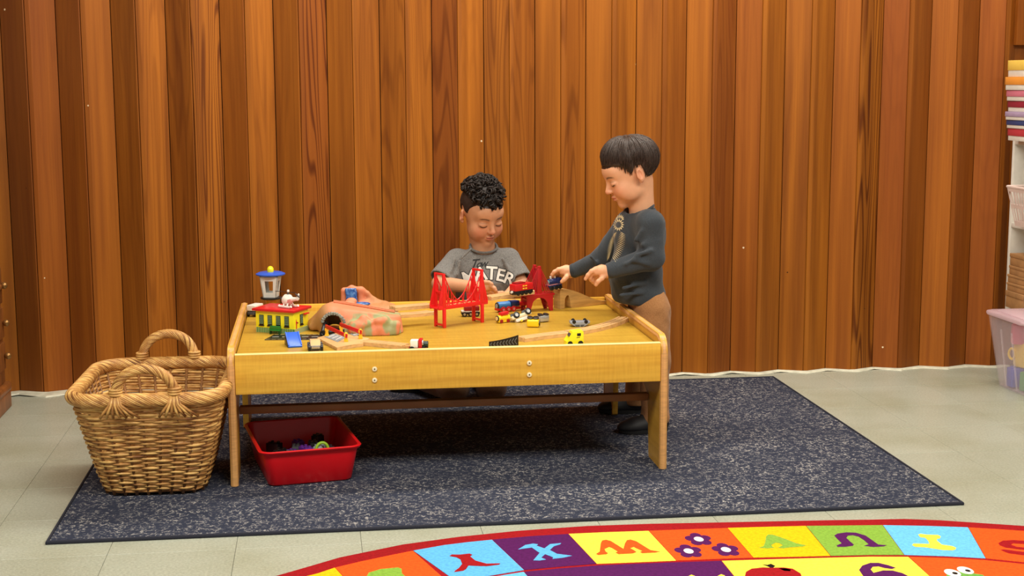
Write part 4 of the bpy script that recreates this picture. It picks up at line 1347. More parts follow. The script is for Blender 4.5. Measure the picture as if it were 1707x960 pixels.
# --- level crossing
c0_ = S(565, 574)
cross = thing('toy_level_crossing', 'wooden level crossing with grey road and red gates in front of the mountain', 'toy crossing', c0_)
LS = lambda x, y, z=TZ: PZ(x, y, z) - c0_
b = B()
b.prism([LS(x, y).xy for x, y in ((529, 568), (546, 563), (604, 573), (606, 578), (588, 580), (562, 585))], .010, bev=.0012)
b.prism([LS(x, y).xy for x, y in ((552, 562), (566, 557), (616, 568), (606, 574))], .008, bev=.001)
b.obj('wood_base', T_WOOD, cross)
for pl, zz_ in ((((541, 571), (556, 566), (577, 572), (563, 580)), .0102), (((576, 562), (588, 560), (602, 565), (591, 569)), .0082)):
    b = B(); b.prism([LS(x, y - 4).xy for x, y in pl], .001, z0=zz_ - .0002); rd = b.obj('road_surface', P_('road_grey', (140, 146, 148), .6), cross)
    p0, p1, p2, p3 = [LS(x, y - 4) for x, y in pl]
    for k in range(3):
        t = .2 + .28 * k
        m0, m1 = lerp(p0, p3, t), lerp(p1, p2, t)
        d_ = (p3 - p0).normalized() * .0022
        b = B(); b.prism([(lerp(m0, m1, .15) - d_).xy, (lerp(m0, m1, .85) - d_).xy, (lerp(m0, m1, .85) + d_).xy, (lerp(m0, m1, .15) + d_).xy], .0006, z0=zz_ + .0007); b.obj('road_stripe', T_WHT, rd)
M_GP = P_('gate_yellow', (250, 190, 36), .35)
for (q0, q1) in (((545, 566), (577, 575)), ((569, 562), (601, 569))):
    g0, g1 = LS(*q0), LS(*q1)
    for g in (g0, g1):
        b = B(); b.box((.012, .010, .008), (g.x, g.y, .012), bev=.001); b.lathe([(0, 0), (.0052, 0), (.0045, .010), (.0062, .014), (.006, .019), (.003, .023), (0, .024)], (g.x, g.y, .014), 14)
        b.obj('gate_post', M_GP, cross)
    mid = lerp(g0, g1, .5); dv = g1 - g0; yw = math.atan2(dv.y, dv.x)
    b = B(); b.box((dv.length * 1.12, .0035, .0115), (mid.x, mid.y - .005, .034), rot=Matrix.Rotation(yw, 3, 'Z') @ Matrix.Rotation(.10, 3, 'Y'), bev=.0008); b.obj('gate_bar', T_RED, cross)
    for k in range(2):
        p = lerp(g0, g1, .3 + .4 * k)
        b = B(); b.box((.012, .0006, .0035), (p.x + .001, p.y - .0072, .0352 - .003 * k), rot=(0, .1, yw)); b.obj('gate_mark', T_PINK, cross)
# --- black road strip and the blue ramp
r_a, r_b, r_c, r_d = S(441, 567), S(533, 566.5), S(538, 558.5), S(457, 558.5)
road = thing('toy_road_plate', 'flat black toy road plate with white dashes in front of the station', 'toy road', r_a)
b = B(); b.prism([((p - r_a).x, (p - r_a).y) for p in (r_a, r_b, r_c, r_d)], .0022, bev=.0004); b.obj('plate', T_BLK, road)
for k in range(5):
    c = lerp(lerp(r_a, r_d, .5), lerp(r_b, r_c, .5), .12 + k * .19) - r_a
    b = B(); b.box((.020, .0022, .0006), (c.x, c.y, .0024)); b.obj('road_dash', T_WHT, road)
for q0, q1 in ((r_a, r_b), (r_d, r_c)):
    c0, c1 = q0 - r_a, q1 - r_a
    for k in range(9):
        c = lerp(c0, c1, (k + .5) / 9); ins_ = .003 if q0 is r_a else -.003
        b = B(); b.box((.012, .0012, .0005), (c.x, c.y + ins_, .0024)); b.obj('kerb_dash', P_('road_yellow', (190, 180, 120), .5), road)
bp0 = S(481, 582); 
bramp = thing('toy_blue_ramp', 'tilted blue toy ramp plate on black supports beside the road plate', 'toy ramp', S(492, 579), .16)
hp = PY(490, 553, S(492, 570).y).z - TZ
LNG = .062
ang = math.atan2(hp, .058)
b = B(); b.box((.040, .072, .006), (0, .028, hp * .5 + .002), rot=(ang * .92, 0, 0), bev=.0012)
b.box((.003, .066, .003), (-.0185, .028, hp * .5 + .006), rot=(ang * .92, 0, 0)); b.box((.003, .066, .003), (.0185, .028, hp * .5 + .006), rot=(ang * .92, 0, 0))
bb = b.obj('ramp_plate', P_('ramp_blue', (30, 96, 210), .35), bramp)
for s in (-1, 1):
    b = B(); b.prism([(.0, 0), (.062, 0), (.062, hp * .75), (.05, hp * .80)], .004, (s * .019 - .002, .002, 0), YZ); b.obj('side_support', T_BLK, bramp)
b = B(); b.box((.034, .0015, .005), (0, .052, hp * .93), rot=(ang * .92, 0, 0)); b.obj('top_lip', T_NAVY, bramp)
# black bumper plate at the curved track's end
bq = [S(815.5, 579.5), S(866, 577), S(869, 571)]
bump = thing('toy_track_bumper', 'curved black tyre-tread toy wall piece at the end of the curved track', 'toy track', bq[0], math.atan2((bq[1] - bq[0]).y, (bq[1] - bq[0]).x))
BW = (bq[1] - bq[0]).length
hgt = PY(866, 562, bq[1].y).z - TZ
def bump_pts(t): return Vector((BW * t, .010 * t * t * 0 + .012 * t ** 3, 0))
b = B()
rows_ = []
for k in range(13):
    t = k / 12; p = bump_pts(t); h_ = lerp(.017, hgt + .004, t ** 1.3)
    rows_.append([b.bm.verts.new(p + Vector((0, dy, dz))) for dy, dz in ((0, 0), (0, h_), (.004, h_), (.004, 0))])
for a, c in zip(rows_, rows_[1:]):
    for k in range(4):
        b.bm.faces.new((a[k], a[(k + 1) % 4], c[(k + 1) % 4], c[k]))
b.bm.faces.new(list(reversed(rows_[0]))); b.bm.faces.new(rows_[-1])
b.obj('wall_plate', T_BLK, bump, sharp=.5)
for k in range(9):
    t = (k + .6) / 9.6; p = bump_pts(t); h_ = lerp(.017, hgt + .004, t ** 1.3)
    b = B()
    for s in (-1, 1):
        b.box((.0026, .0016, h_ * .40), p + Vector((0, -.0006, h_ * (.5 + s * .17))), rot=(0, s * .6, 0))
    b.obj('tread_chevron', P_('tread_grey', (92, 94, 92), .5), bump)
# --- vehicles
def toy_car(name, label, loc, yaw, L, W, H, body, roof=None, flip=False, tilt=(0, 0), wheelm=None, hub=None, cat='toy car', sporty=False):
    o = thing(name, label, cat, loc, rot=Euler((tilt[0] + (PI if flip else 0), tilt[1], yaw)))
    pl = [(-L / 2, H * .22), (-L / 2, H * .52), (-L * .32, H * .60), (-L * .20, H * .96), (L * .16, H * .98), (L * .30, H * .60), (L * .46, H * .52), (L / 2, H * .40), (L / 2, H * .22)]
    if sporty:
        pl = [(-L / 2, H * .2), (-L / 2, H * .7), (-L * .3, H * .75), (-L * .1, H), (L * .12, H * .95), (L * .3, H * .62), (L / 2, H * .45), (L / 2, H * .2)]
    b = B(); b.prism(pl, W, (0, W / 2, 0), XZ, bev=min(.003, H * .1)); b.obj('car_body', body, o)
    b = B(); b.prism([(-L * .28, H * .62), (-L * .18, H * .88), (-L * .02, H * .9), (-L * .02, H * .62)], W * 1.02, (0, W * .51, 0), XZ)
    b.prism([(L * .02, H * .62), (L * .02, H * .9), (L * .13, H * .89), (L * .23, H * .62)], W * 1.02, (0, W * .51, 0), XZ)
    b.obj('car_window', roof or T_BLK, o)
    wheels(o, (-L * .30, L * .30), W * .46, H * .24, W * .16, wheelm or T_BLK, hub)
    return o
# car cut by the front rail, left
fc_ = thing('toy_car', 'small black and tan toy car facing out behind the front rail on the left', 'toy car', S(526.5, 587), .06)
b = B(); b.box((.030, .050, .012), (0, .024, .012), bev=.002); b.obj('car_body', T_DGRY, fc_)
b = B(); b.prism([(-.010, .012), (.036, .012), (.032, .027), (.004, .028)], .029, (-.0145, .012, .004), YZ, bev=.002); b.obj('cabin', P_('tan_car', (222, 184, 132), .3), fc_)
b = B(); b.box((.024, .004, .009), (0, -.002, .015), bev=.0015); b.obj('grille', T_SIL, fc_)
for sx in (-1, 1):
    for yy in (.008, .040):
        b = B(); b.cyl(.0115, .0115, .007, (sx * .0175, yy, .0115), 'X', 20, bev=.0015); b.obj('wheel', T_BLK, fc_)
# red, white and black truck
tr = thing('toy_truck', 'red toy truck with white box and black nose at the front rail centre', 'toy truck', S(697, 585), -.18)
b = B(); b.box((.052, .026, .006), (0, 0, .009), bev=.001); b.obj('chassis', T_DRED, tr)
b = B(); b.box((.022, .028, .021), (-.010, 0, .022), bev=.002); b.obj('cargo_box', T_WHT, tr)
b = B(); b.box((.010, .029, .027), (.008, 0, .022), bev=.001); b.obj('cab', T_RED, tr)
b = B(); b.cyl(.010, .010, .016, (.021, 0, .019), 'X', 18, bev=.001); b.obj('nose', P_('bottle_green', (24, 44, 34), .3), tr)
b = B(); b.cyl(.008, .008, .003, (.015, -.012, .026), 'X', 14); b.obj('lamp', T_SIL, tr)
wheels(tr, (-.016, .016), .0125, .008, .004)
# yellow van
van = thing('toy_van', 'bright yellow toy van behind the front rail on the right', 'toy car', S(956, 576), .10)
b = B(); b.prism([(-.026, .004), (-.026, .016), (-.016, .024), (-.008, .044), (.022, .046), (.027, .040), (.027, .004)], .030, (0, .015, 0), XZ, bev=.003); b.obj('van_body', T_LEM, van)
b = B(); b.box((.012, .031, .009), (.012, 0, .034), bev=.001); b.obj('side_window', T_BLK, van)
b = B(); b.box((.003, .022, .010), (-.0125, 0, .033), rot=(0, .42, 0)); b.obj('windscreen', T_DGRY, van)
b = B(); b.box((.010, .0305, .002), (.010, 0, .026), rot=(0, -.12, 0)); b.obj('stripe', T_BLK, van)
wheels(van, (-.014, .017), .0125, .0085, .0055)
# grey car on its back
toy_car('toy_car', 'silver grey toy car lying upside down behind the curved track', S(966, 543.5) + Vector((0, 0, .022)), -.06, .062, .034, .024, T_GRY, T_DGRY, flip=True)
# pile of vehicles in the middle
eng = thing('toy_engine', 'yellow toy engine with red funnel top in the pile at centre', 'toy train', S(838, 537.5), .5)
b = B(); b.cyl(.0105, .0105, .044, (.002, 0, .014), 'X', 20, bev=.0015); b.obj('boiler', T_YEL, eng)
b = B(); b.box((.044, .020, .006), (.002, 0, .005), bev=.001); b.obj('chassis', T_YEL, eng)
b = B(); b.cyl(.009, .009, .003, (-.0215, 0, .0145), 'X', 18); fc = b.obj('front_ring', T_BLK, eng)
b = B(); b.cyl(.0065, .0065, .003, (-.0225, 0, .0145), 'X', 18); b.obj('front_disc', P_('cream', (240, 214, 150), .4), fc)
b = B(); b.box((.030, .017, .009), (.004, 0, .029), rot=(0, -.1, 0), bev=.0015); b.cyl(.004, .005, .008, (-.010, 0, .029), seg=12); b.obj('red_top', T_RED, eng)
wheels(eng, (-.012, .014), .0105, .006, .004, T_DRED)
wc = thing('toy_car_white', 'white toy car lying tipped over with black wheels up in the pile', 'toy car', S(868, 536) + Vector((0, 0, .014)), rot=Euler((-.35, -.22, .32)))
b = B(); b.box((.070, .030, .012), (0, 0, .004), bev=.003); b.obj('underside', P_('cream_white', (226, 216, 180), .4), wc)
b = B(); b.box((.044, .026, .012), (-.002, 0, -.007), bev=.003); b.obj('cabin', T_WHT, wc)
for x in (-.018, .024):
    for s in (-1, 1):
        b = B(); b.cyl(.0105, .0105, .005, (x, s * .0165, .010), 'Y', 20, bev=.001); w = b.obj('wheel', T_BLK, wc)
        b = B(); b.cyl(.0055, .005, .002, (x, s * .0192, .010), 'Y', 14); h = b.obj('hub', T_SIL, w)
b = B(); b.cyl(.0035, .0035, .010, (-.008, -.014, -.012), 'Y', 10); b.obj('peg', T_YEL, wc)
tk = thing('toy_tanker', 'yellow toy tank wagon lying on its side with black end in the pile', 'toy wagon', S(891, 545) + Vector((0, 0, .0)), -.28)
b = B(); b.box((.038, .026, .023), (-.004, 0, .0125), bev=.005, seg=3); b.obj('tank', T_YEL, tk)
b = B(); b.cyl(.0085, .0085, .003, (.016, -.002, .0125), 'X', 18); b.obj('end_magnet', T_BLK, tk)
for x in (-.014, .004):
    b = B(); b.cyl(.0095, .0095, .004, (x, .004, .0285), rot=(.3, .12, 0), seg=18, bev=.001); b.obj('wheel', T_BLK, tk)
gk = thing('toy_wagon_grey', 'grey toy wagon with black wheels at the right end of the pile', 'toy wagon', S(905, 536.5), .35)
b = B(); b.box((.034, .026, .020), (0, 0, .012), bev=.004); b.obj('wagon_body', T_SIL, gk)
for x in (-.010, .010):
    b = B(); b.cyl(.0095, .0095, .004, (x, -.002, .0245), rot=(.2, .1, 0), seg=18, bev=.001); b.obj('wheel', T_BLK, gk)
b = B(); b.cyl(.006, .006, .003, (.018, 0, .010), 'X', 14); b.obj('end_magnet', T_BLK, gk)
# black tender behind the suspension bridge
td = thing('toy_tender', 'black and red toy tender with white edge behind the red suspension bridge', 'toy wagon', S(784, 527), .0)
b = B(); b.box((.060, .026, .008), (0, 0, .012), bev=.001); b.obj('chassis', T_BLK, td)
b = B(); b.box((.058, .028, .003), (0, 0, .0175)); b.obj('white_edge', T_WHT, td)
b = B(); b.box((.050, .026, .014), (.004, 0, .026), bev=.002); b.obj('body', T_DRED, td)
wheels(td, (-.020, .0, .020), .0125, .0085, .005, T_BLK, T_SIL)
# blue engine with red wheels under the raised track
be = thing('toy_blue_engine', 'blue toy engine with red wheels parked under the raised track', 'toy train', S(845, 519), .42)
b = B(); b.cyl(.0135, .0135, .046, (-.014, 0, .021), 'X', 22, bev=.002); b.obj('boiler', T_SKY, be)
b = B(); b.box((.030, .028, .018), (.026, 0, .026), bev=.002); b.obj('cab', T_NAVY, be)
b = B(); b.box((.090, .024, .008), (.004, 0, .010), bev=.001); b.obj('chassis', T_RED, be)
b = B(); b.cyl(.012, .012, .003, (-.038, 0, .021), 'X', 20); f_ = b.obj('front_ring', T_BLK, be)
b = B(); b.cyl(.0075, .0075, .003, (-.039, 0, .021), 'X', 18); b.obj('front_disc', T_GRY, f_)
b = B(); b.box((.026, .024, .012), (.056, 0, .022), bev=.001); b.obj('tender_box', T_RED, be)
wheels(be, (-.022, -.002, .018), .0135, .0095, .005, T_RED, T_PINK)
# red engine on the raised track
re_z = zd2 + TH
re_ = thing('toy_red_engine', 'red toy train wagon with yellow windows riding the raised track', 'toy train', PZ(869, 491, re_z), math.atan2(_r1.y - _r0.y, _r1.x - _r0.x))
b = B(); b.box((.082, .026, .012), (.0, 0, .010), bev=.001); b.obj('chassis', T_BLK, re_)
b = B(); b.box((.080, .028, .022), (.0, 0, .026), bev=.002); b.obj('body', T_RED, re_)
b = B(); b.box((.040, .022, .006), (-.012, 0, .039), bev=.001); b.obj('roof', T_DRED, re_)
for i in range(2):
    for j in range(2):
        b = B(); b.box((.0075, .001, .0038), (-.004 + i * .0115, -.0143, 0.0215 + j * .0085)); b.obj('window', P_('window_yellow', (250, 210, 60), .3), re_)  # window squares in plain yellow
b = B(); b.cyl(.004, .004, .006, (-.043, 0, .012), 'X', 12); b.obj('end_magnet', T_WHT, re_)
wheels(re_, (-.026, -.008, .010, .028), .0125, .0075, .004, T_BLK)
b = B()
# navy engine held in the standing boy's hand
HELD = PZ(925, 477, re_z)
ne = thing('toy_navy_engine', 'navy blue toy engine with white funnel and dome held in the standing child\'s hand', 'toy train', PY(923, 474, b2c.y + .0), rot=Euler((0, -.08, .38)))
b = B(); b.cyl(.011, .011, .036, (-.002, 0, .010), 'X', 20, bev=.0015); b.obj('boiler', T_NAVY, ne)
b = B(); b.box((.052, .022, .006), (0, 0, -.002), bev=.001); b.box((.018, .024, .022), (.017, 0, .011), bev=.002); b.obj('cab', T_NAVY, ne)
b = B(); b.box((.050, .0235, .0016), (0, 0, .0015)); b.obj('pink_line', T_PINK, ne)
b = B(); b.box((.046, .020, .010), (.002, 0, -.010), bev=.002); b.obj('underframe', T_DGRY, ne)
b = B(); b.cyl(.0032, .0036, .009, (-.010, 0, .0245), seg=12, bev=.0008); b.obj('funnel', T_WHT, ne)
b = B(); b.cyl(.0032, .0036, .009, (.006, 0, .0245), seg=12, bev=.0008); b.obj('dome', T_WHT, ne)
b = B(); b.cyl(.0075, .0075, .003, (-.0205, 0, .010), 'X', 18); b.obj('front_disc', P_('pale_teal', (130, 180, 186), .35), ne)
wheels(ne, (-.013, .004, .019), .0095, .0075, .004, T_BLK, z=-.010)
# --- pieces lying in the red tub
tub_cols = [('black', T_BLK), ('dark_grey', T_DGRY), ('purple', P_('purple', (92, 40, 130), .35)), ('grey', T_GRY), ('green', P_('lime', (150, 190, 50), .35)), ('black', T_BLK), ('slate', P_('slate', (80, 92, 100), .4)), ('dark_grey', T_DGRY)]
M_PUR = P_('purple', (92, 40, 130), .35)
tm = Matrix.Rotation(.17, 4, 'Z'); tm.translation = Vector((.195, .165, .008))
rr_ = random.Random(3)
spots = [(-.08, -.10), (-.045, -.085), (-.01, -.10), (.03, -.09), (.07, -.10), (-.075, -.05), (-.035, -.04), (.005, -.05), (.045, -.045), (.08, -.05), (-.06, 0), (-.015, .005), (.035, 0), (.075, .01), (-.07, .06), (0, .06), (.06, .07)]
kinds = [('grey', T_GRY), ('dark grey', T_DGRY), ('black', T_BLK), ('dark grey', T_DGRY), ('black', T_BLK), ('black', T_BLK), ('purple', M_PUR), ('purple', M_PUR), ('grey', T_GRY), ('black', T_BLK), ('black', T_BLK), ('slate', T_DGRY), ('black', T_BLK), ('dark grey', T_DGRY), ('black', T_BLK), ('purple', M_PUR), ('black', T_BLK)]
tubw = ['in the front left corner of', 'by the front wall of', 'at the middle of the front wall of', 'right of the middle by the front wall of', 'in the front right corner of', 'by the left wall near the front of', 'left of the green arch in', 'nearest the lime arch in', 'beside the lime arch in', 'by the right wall near the front of', 'by the left wall halfway back in', 'left of the middle of', 'in the middle of', 'by the right wall halfway back in', 'in the back left corner of', 'by the back wall of', 'in the back right corner of']
for k, ((x, y), (cn, cm)) in enumerate(zip(spots, kinds)):
    p = tm @ Vector((x, y, .006))
    o = thing('toy_block', '%s toy block %s the red tub' % (cn, tubw[k]), 'toy block', p, rr_.uniform(0, 3), 'toy blocks in the red tub, ' + cn)
    l, w, h = rr_.uniform(.028, .042), rr_.uniform(.02, .028), rr_.uniform(.048, .072)
    b = B(); b.box((l, w, h), (0, 0, h / 2), bev=.002); b.obj('block', cm, o)
    b = B()
    for sx in (-1, 1):
        for sy_ in (-1, 1):
            b.cyl(.0045, .0045, .004, (sx * l * .25, sy_ * w * .25, h + .002), seg=12)
    b.obj('studs', cm, o)
p = tm @ Vector((.062, -.075, .045))
ring = thing('toy_arch', 'lime green toy arch standing among the dark blocks in the red tub', 'toy block', tm @ Vector((.050, -.062, .066)), .2)
b = B(); pts = [(.018 * math.cos(a), 0, .022 * math.sin(a)) for a in [PI * k / 12 for k in range(13)]]
b.tube(pts, .0042, 8); b.obj('arch', P_('lime', (150, 190, 50), .35), ring)
b = B(); b.box((.040, .012, .010), (0, 0, -.004), bev=.001); b.obj('arch_base', P_('lime', (150, 190, 50), .35), ring)
# ------------------------------------------------------------------ the two children
def skin_mat(name, base, blush, lip, dark):
    m = mat(name, base, .48, .35, sss=.10)
    nt = m.node_tree; N = nt.nodes.new; L = nt.links.new
    b = nt.nodes['Principled BSDF']
    a = N('ShaderNodeAttribute'); a.attribute_name = 'tint'
    sp = N('ShaderNodeSeparateColor'); L(a.outputs['Color'], sp.inputs[0])
    prev = None
    tc = N('ShaderNodeTexCoord'); n = N('ShaderNodeTexNoise'); n.inputs['Scale'].default_value = 60
    L(tc.outputs['Object'], n.inputs['Vector'])
    c0 = N('ShaderNodeMix'); c0.data_type = 'RGBA'; c0.inputs[6].default_value = lin(base); c0.inputs[7].default_value = lin(tuple(v * .93 for v in base))
    L(n.outputs['Fac'], c0.inputs[0]); prev = c0.outputs[2]
    for ch, col in (('Red', blush), ('Blue', lip), ('Green', dark)):
        c = N('ShaderNodeMix'); c.data_type = 'RGBA'; c.inputs[7].default_value = lin(col)
        L(sp.outputs[ch], c.inputs[0]); L(prev, c.inputs[6]); prev = c.outputs[2]
    L(prev, b.inputs['Base Color'])
    return m
def cloth_mat(name, c1, c2, sc=500, rough=.9, bump=.35):
    m = mat(name, c1, rough, .15, vary=.01, vscale=sc, rgb2=c2, bump=bump, bscale=700, sheen=.15)
    return m

def head_matrix(yaw, pitch, roll, anchor_local, anchor_world, s):
    R = Matrix.Rotation(yaw, 4, 'Z') @ Matrix.Rotation(roll, 4, 'Y') @ Matrix.Rotation(pitch, 4, 'X')
    M = R @ Matrix.Scale(s, 4)
    M.translation = Vector(anchor_world) - (M.to_3x3() @ Vector(anchor_local))
    return M

def head_prims(F, M, s, ear=.45):
    R = np.array((M.to_3x3() * (1 / s)))
    def P(x, y, z): return tuple(M @ Vector((x, y, z)))
    def E(c, r, k, op='add', rz=0.0):
        Q_ = R
        if rz:
            Q_ = R @ np.array(Matrix.Rotation(rz, 3, 'Z'))
        F.ell(P(*c), [v * s for v in r], Q_, k * s, op)
    def C(a, b_, r1, r2, k, op='add'): F.cone(P(*a), P(*b_), r1 * s, r2 * s, k * s, op)
    E((0, .012, .028), (.069, .083, .074), .01)
    E((0, -.034, -.030), (.052, .046, .060), .03)
    E((0, -.052, .030), (.050, .030, .034), .02)           # forehead
    for q in (-1, 1):
        E((q * .032, -.050, -.036), (.0245, .025, .025), .02)   # cheek
        E((q * .033, -.020, -.058), (.017, .032, .020), .025)  # jaw
    C((0, -.058, -.078), (0, -.062, -.084), .017, .015, .025)  # chin
    for q in (-1, 1):                                       # eye sockets, lids
        E((q * .029, -.092, -.003), (.018, .014, .011), .014, 'sub')
        E((q * .029, -.068, -.005), (.0155, .0115, .0110), .006)
    C((0, -.076, .004), (0, -.091, -.024), .0062, .0085, .010) # nose
    E((0, -.092, -.027), (.0085, .0075, .0070), .006)
    for q in (-1, 1):
        E((q * .0085, -.086, -.029), (.0058, .0062, .0052), .005)
    E((0, -.080, -.049), (.014, .009, .0048), .006)          # lips
    E((0, -.078, -.058), (.0140, .009, .0055), .006)
    E((0, -.0905, -.0535), (.017, .006, .0012), .003, 'sub')
    for q in (-1, 1):                                       # ears
        E((q * .071, .014, -.008), (.0075, .0155, .0235), .004, rz=q * ear)
        E((q * .0785, .010, -.006), (.0055, .0085, .0145), .003, 'sub', rz=q * ear)
        E((q * .0735, .004, -.012), (.004, .005, .008), .003)
        E((q * .069, .008, -.028), (.005, .007, .007), .006)

def paint_head(me, M, base_dark=False, extra=None, scalp=None):
    n = len(me.vertices)
    co = np.empty(n * 3, np.float32); me.vertices.foreach_get('co', co); co = co.reshape(-1, 3)
    Mi = np.array(M.inverted())
    L_ = co @ Mi[:3, :3].T + Mi[:3, 3]
    x, y, z = L_.T
    a = np.zeros((n, 4), np.float32); a[:, 3] = 1
    ax = np.abs(x)
    g = lambda cx, cy, cz, s_: np.exp(-((ax - cx) ** 2 + (y - cy) ** 2 + (z - cz) ** 2) / (2 * s_ * s_))
    a[:, 0] = np.clip(0.42 * g(.036, -.066, -.034, .017) + .5 * g(0, -.095, -.028, .008) + .30 * g(.076, .014, -.008, .018) * (ax > .066), 0, 1)
    front = y < -.045
    zb = .0165 + .004 * np.sin(np.clip((ax - .012) / .034, 0, 1) * PI)
    brow = np.exp(-((z - zb) / .0032) ** 2) * np.clip((ax - .010) / .006, 0, 1) * np.clip((.047 - ax) / .008, 0, 1) * front
    zl = -.0105 + .0035 * ((ax - .029) / .014) ** 2
    lash = np.exp(-((z - zl) / .0026) ** 2) * np.clip((ax - .0145) / .004, 0, 1) * np.clip((.0455 - ax) / .004, 0, 1) * front
    fold = .35 * np.exp(-((z - .004) / .0012) ** 2) * np.clip((ax - .016) / .004, 0, 1) * np.clip((.043 - ax) / .004, 0, 1) * front
    mouth = .55 * np.exp(-((z + .0535 - .04 * 0) / .0012) ** 2) * np.clip((.0150 - ax) / .003, 0, 1) * (y < -.070)
    nost = .7 * np.exp(-(((ax - .0055) / .0028) ** 2 + ((z + .0345) / .0018) ** 2)) * (y < -.08)
    a[:, 1] = np.clip(.85 * brow + 1.0 * lash + fold + mouth + nost, 0, 1)
    hw = .0150
    lip = np.exp(-((z + .0535) / (.0085 * np.sqrt(np.clip(1 - (ax / hw) ** 2, 0.02, 1)))) ** 4) * (ax < hw) * (y < -.066)
    a[:, 2] = np.clip(lip * .75, 0, 1)
    if scalp is not None:
        inside_head = (np.abs(x) < .085) & (y > -.1) & (y < .11) & (z > -.07) & (z < .13)
        a[:, 1] = np.where(inside_head & scalp(x, y, z), 1.0, a[:, 1])
    if extra:
        for (cx, cy, cz, s_, amt) in extra:
            a[:, 1] = np.maximum(a[:, 1], amt * np.exp(-((x - cx) ** 2 + (y - cy) ** 2 + (z - cz) ** 2) / (2 * s_ * s_)))
    ca = me.color_attributes.new('tint', 'FLOAT_COLOR', 'POINT')
    ca.data.foreach_set('color', a.ravel())

def proj_mesh(name, polys, bvh, fwd, m, parent, off=.0012, cell=.006):
    """print: polygons given as world points in a plane before the garment, laid onto its surface along fwd"""
    bm = bmesh.new()
    for pl in polys:
        vs = [bm.verts.new(p) for p in pl]
        bm.faces.new(vs)
    bmesh.ops.triangulate(bm, faces=bm.faces)
    for _ in range(4):
        es = [e for e in bm.edges if e.calc_length() > cell]
        if not es: break
        bmesh.ops.subdivide_edges(bm, edges=es, cuts=1)
        bmesh.ops.triangulate(bm, faces=[f for f in bm.faces if len(f.verts) > 3])
    f = Vector(fwd).normalized()
    dead = []
    for v in bm.verts:
        h = bvh.ray_cast(v.co - f * .3, f, 1.0)
        if h[0] is None:
            dead.append(v)
        else:
            v.co = h[0] - f * off
    bmesh.ops.delete(bm, geom=dead, context='VERTS')
    me = bpy.data.meshes.new(name); bm.to_mesh(me); bm.free()
    return link(name, me, m, parent, sharp=None)

def bvh_of(me):
    return BVHTree.FromPolygons([v.co.copy() for v in me.vertices], [tuple(p.vertices) for p in me.polygons])

def hair_surface(M, cen, rad, axis, lim, off, nphi=72, na=22):
    """param surface of hair: point at angle a from the crown axis, azimuth phi (0 = face)"""
    ax = Vector(axis).normalized()
    f0 = Vector((0, -1, 0)); f0 = (f0 - ax * f0.dot(ax)).normalized()
    s0 = ax.cross(f0)
    def pt(phi, a, o):
        d = ax * math.cos(a) + (f0 * math.cos(phi) + s0 * math.sin(phi)) * math.sin(a)
        t = 1.0 / math.sqrt((d.x / rad[0]) ** 2 + (d.y / rad[1]) ** 2 + (d.z / rad[2]) ** 2)
        return M @ (Vector(cen) + d * (t + o))
    return pt

def cap_mesh(pt, lim, off, nphi=80, na=20, inset=-.006):
    b = B()
    rows = []
    for i in range(na + 1):
        t = i / na
        row = []
        for j in range(nphi):
            phi = 2 * PI * j / nphi
            o = off(phi, t) if t < .97 else inset
            row.append(b.bm.verts.new(pt(phi, max(lim(phi) * min(t, 1.0), .001), o)))
        rows.append(row)
    for r0, r1 in zip(rows, rows[1:]):
        for j in range(nphi):
            b.bm.faces.new((r0[j], r0[(j + 1) % nphi], r1[(j + 1) % nphi], r1[j]))
    return b

def interp(tab):
    """piecewise linear in |phi| degrees -> radians"""
    ks = [k for k, _ in tab]; vs = [v for _, v in tab]
    def f(phi):
        p = math.degrees(phi) % 360
        p = 360 - p if p > 180 else p
        return math.radians(float(np.interp(p, ks, vs)))
    return f

# ================= standing child =================
KID2 = thing('person', 'standing child in dark grey sweatshirt and tan trousers holding a navy toy engine', 'person', (1.30, .53, 0))
K2 = Matrix.Translation(Vector((-1.30, -.53, 0)))
def toK2(me): me.transform(K2)
S2 = .97
M2 = head_matrix(math.radians(-86), math.radians(25), math.radians(0), (.071, .014, -.008), PY(1068, 290.5, .435), S2)
xs = grid_axis([(.93, 1.42, .0022)]); ys = grid_axis([(.34, .38, .006), (.38, .76, .0023)]); zs = grid_axis([(.005, .44, .007), (.44, .98, .0022)])
F = Field(xs, ys, zs)
head_prims(F, M2, S2)
h2 = lambda x, y, z: tuple(M2 @ Vector((x, y, z)))
nb = PY(1070, 352, .515)
F.cone(h2(0, .028, -.045), tuple(nb), .034, .038, .02)
F.cone(h2(0, .004, -.050), tuple(nb), .028, .034, .02)
Jn = dict(sh=PY(1084, 374, .425), el=PY(1086, 430, .405), wr=PY(1011, 453, .41))
Jf = dict(sh=PY(1048, 372, .612), el=PY(1004, 432, .655), wr=PY(951, 453.5, .70))
hip = PY(1071, 500, .53)
# body under the clothes
F.ell((nb.x - .004, nb.y + .008, nb.z - .10), (.045, .05, .09), k=.03)
F.ell((hip.x + .015, hip.y, hip.z + .03), (.050, .07, .08), k=.03)
feet = dict(near=PZ(1092, 722, 0), far=PZ(1062, 690, 0))
F.cone((hip.x + .02, hip.y - .05, hip.z - .02), (feet['near'].x, feet['near'].y, .05), .045, .025, .02)
F.cone((hip.x + .02, hip.y + .05, hip.z - .02), (feet['far'].x, feet['far'].y, .05), .045, .025, .02)
for J in (Jn, Jf):
    F.cone(tuple(J['sh']), tuple(J['el']), .030, .022, .02).cone(tuple(J['el']), tuple(lerp(J['el'], J['wr'], .75)), .022, .018, .01).cone(tuple(lerp(J['el'], J['wr'], .75)), tuple(J['wr']), .018, .018, .01)
def fingers(F, lst, r0=.0072, r1=.0056):
    for pts in lst:
        P3 = [tuple(PY(*p)) for p in pts]
        n = len(P3)
        F.path(P3, [r0 + (r1 - r0) * i / (n - 1) for i in range(n)], .005)
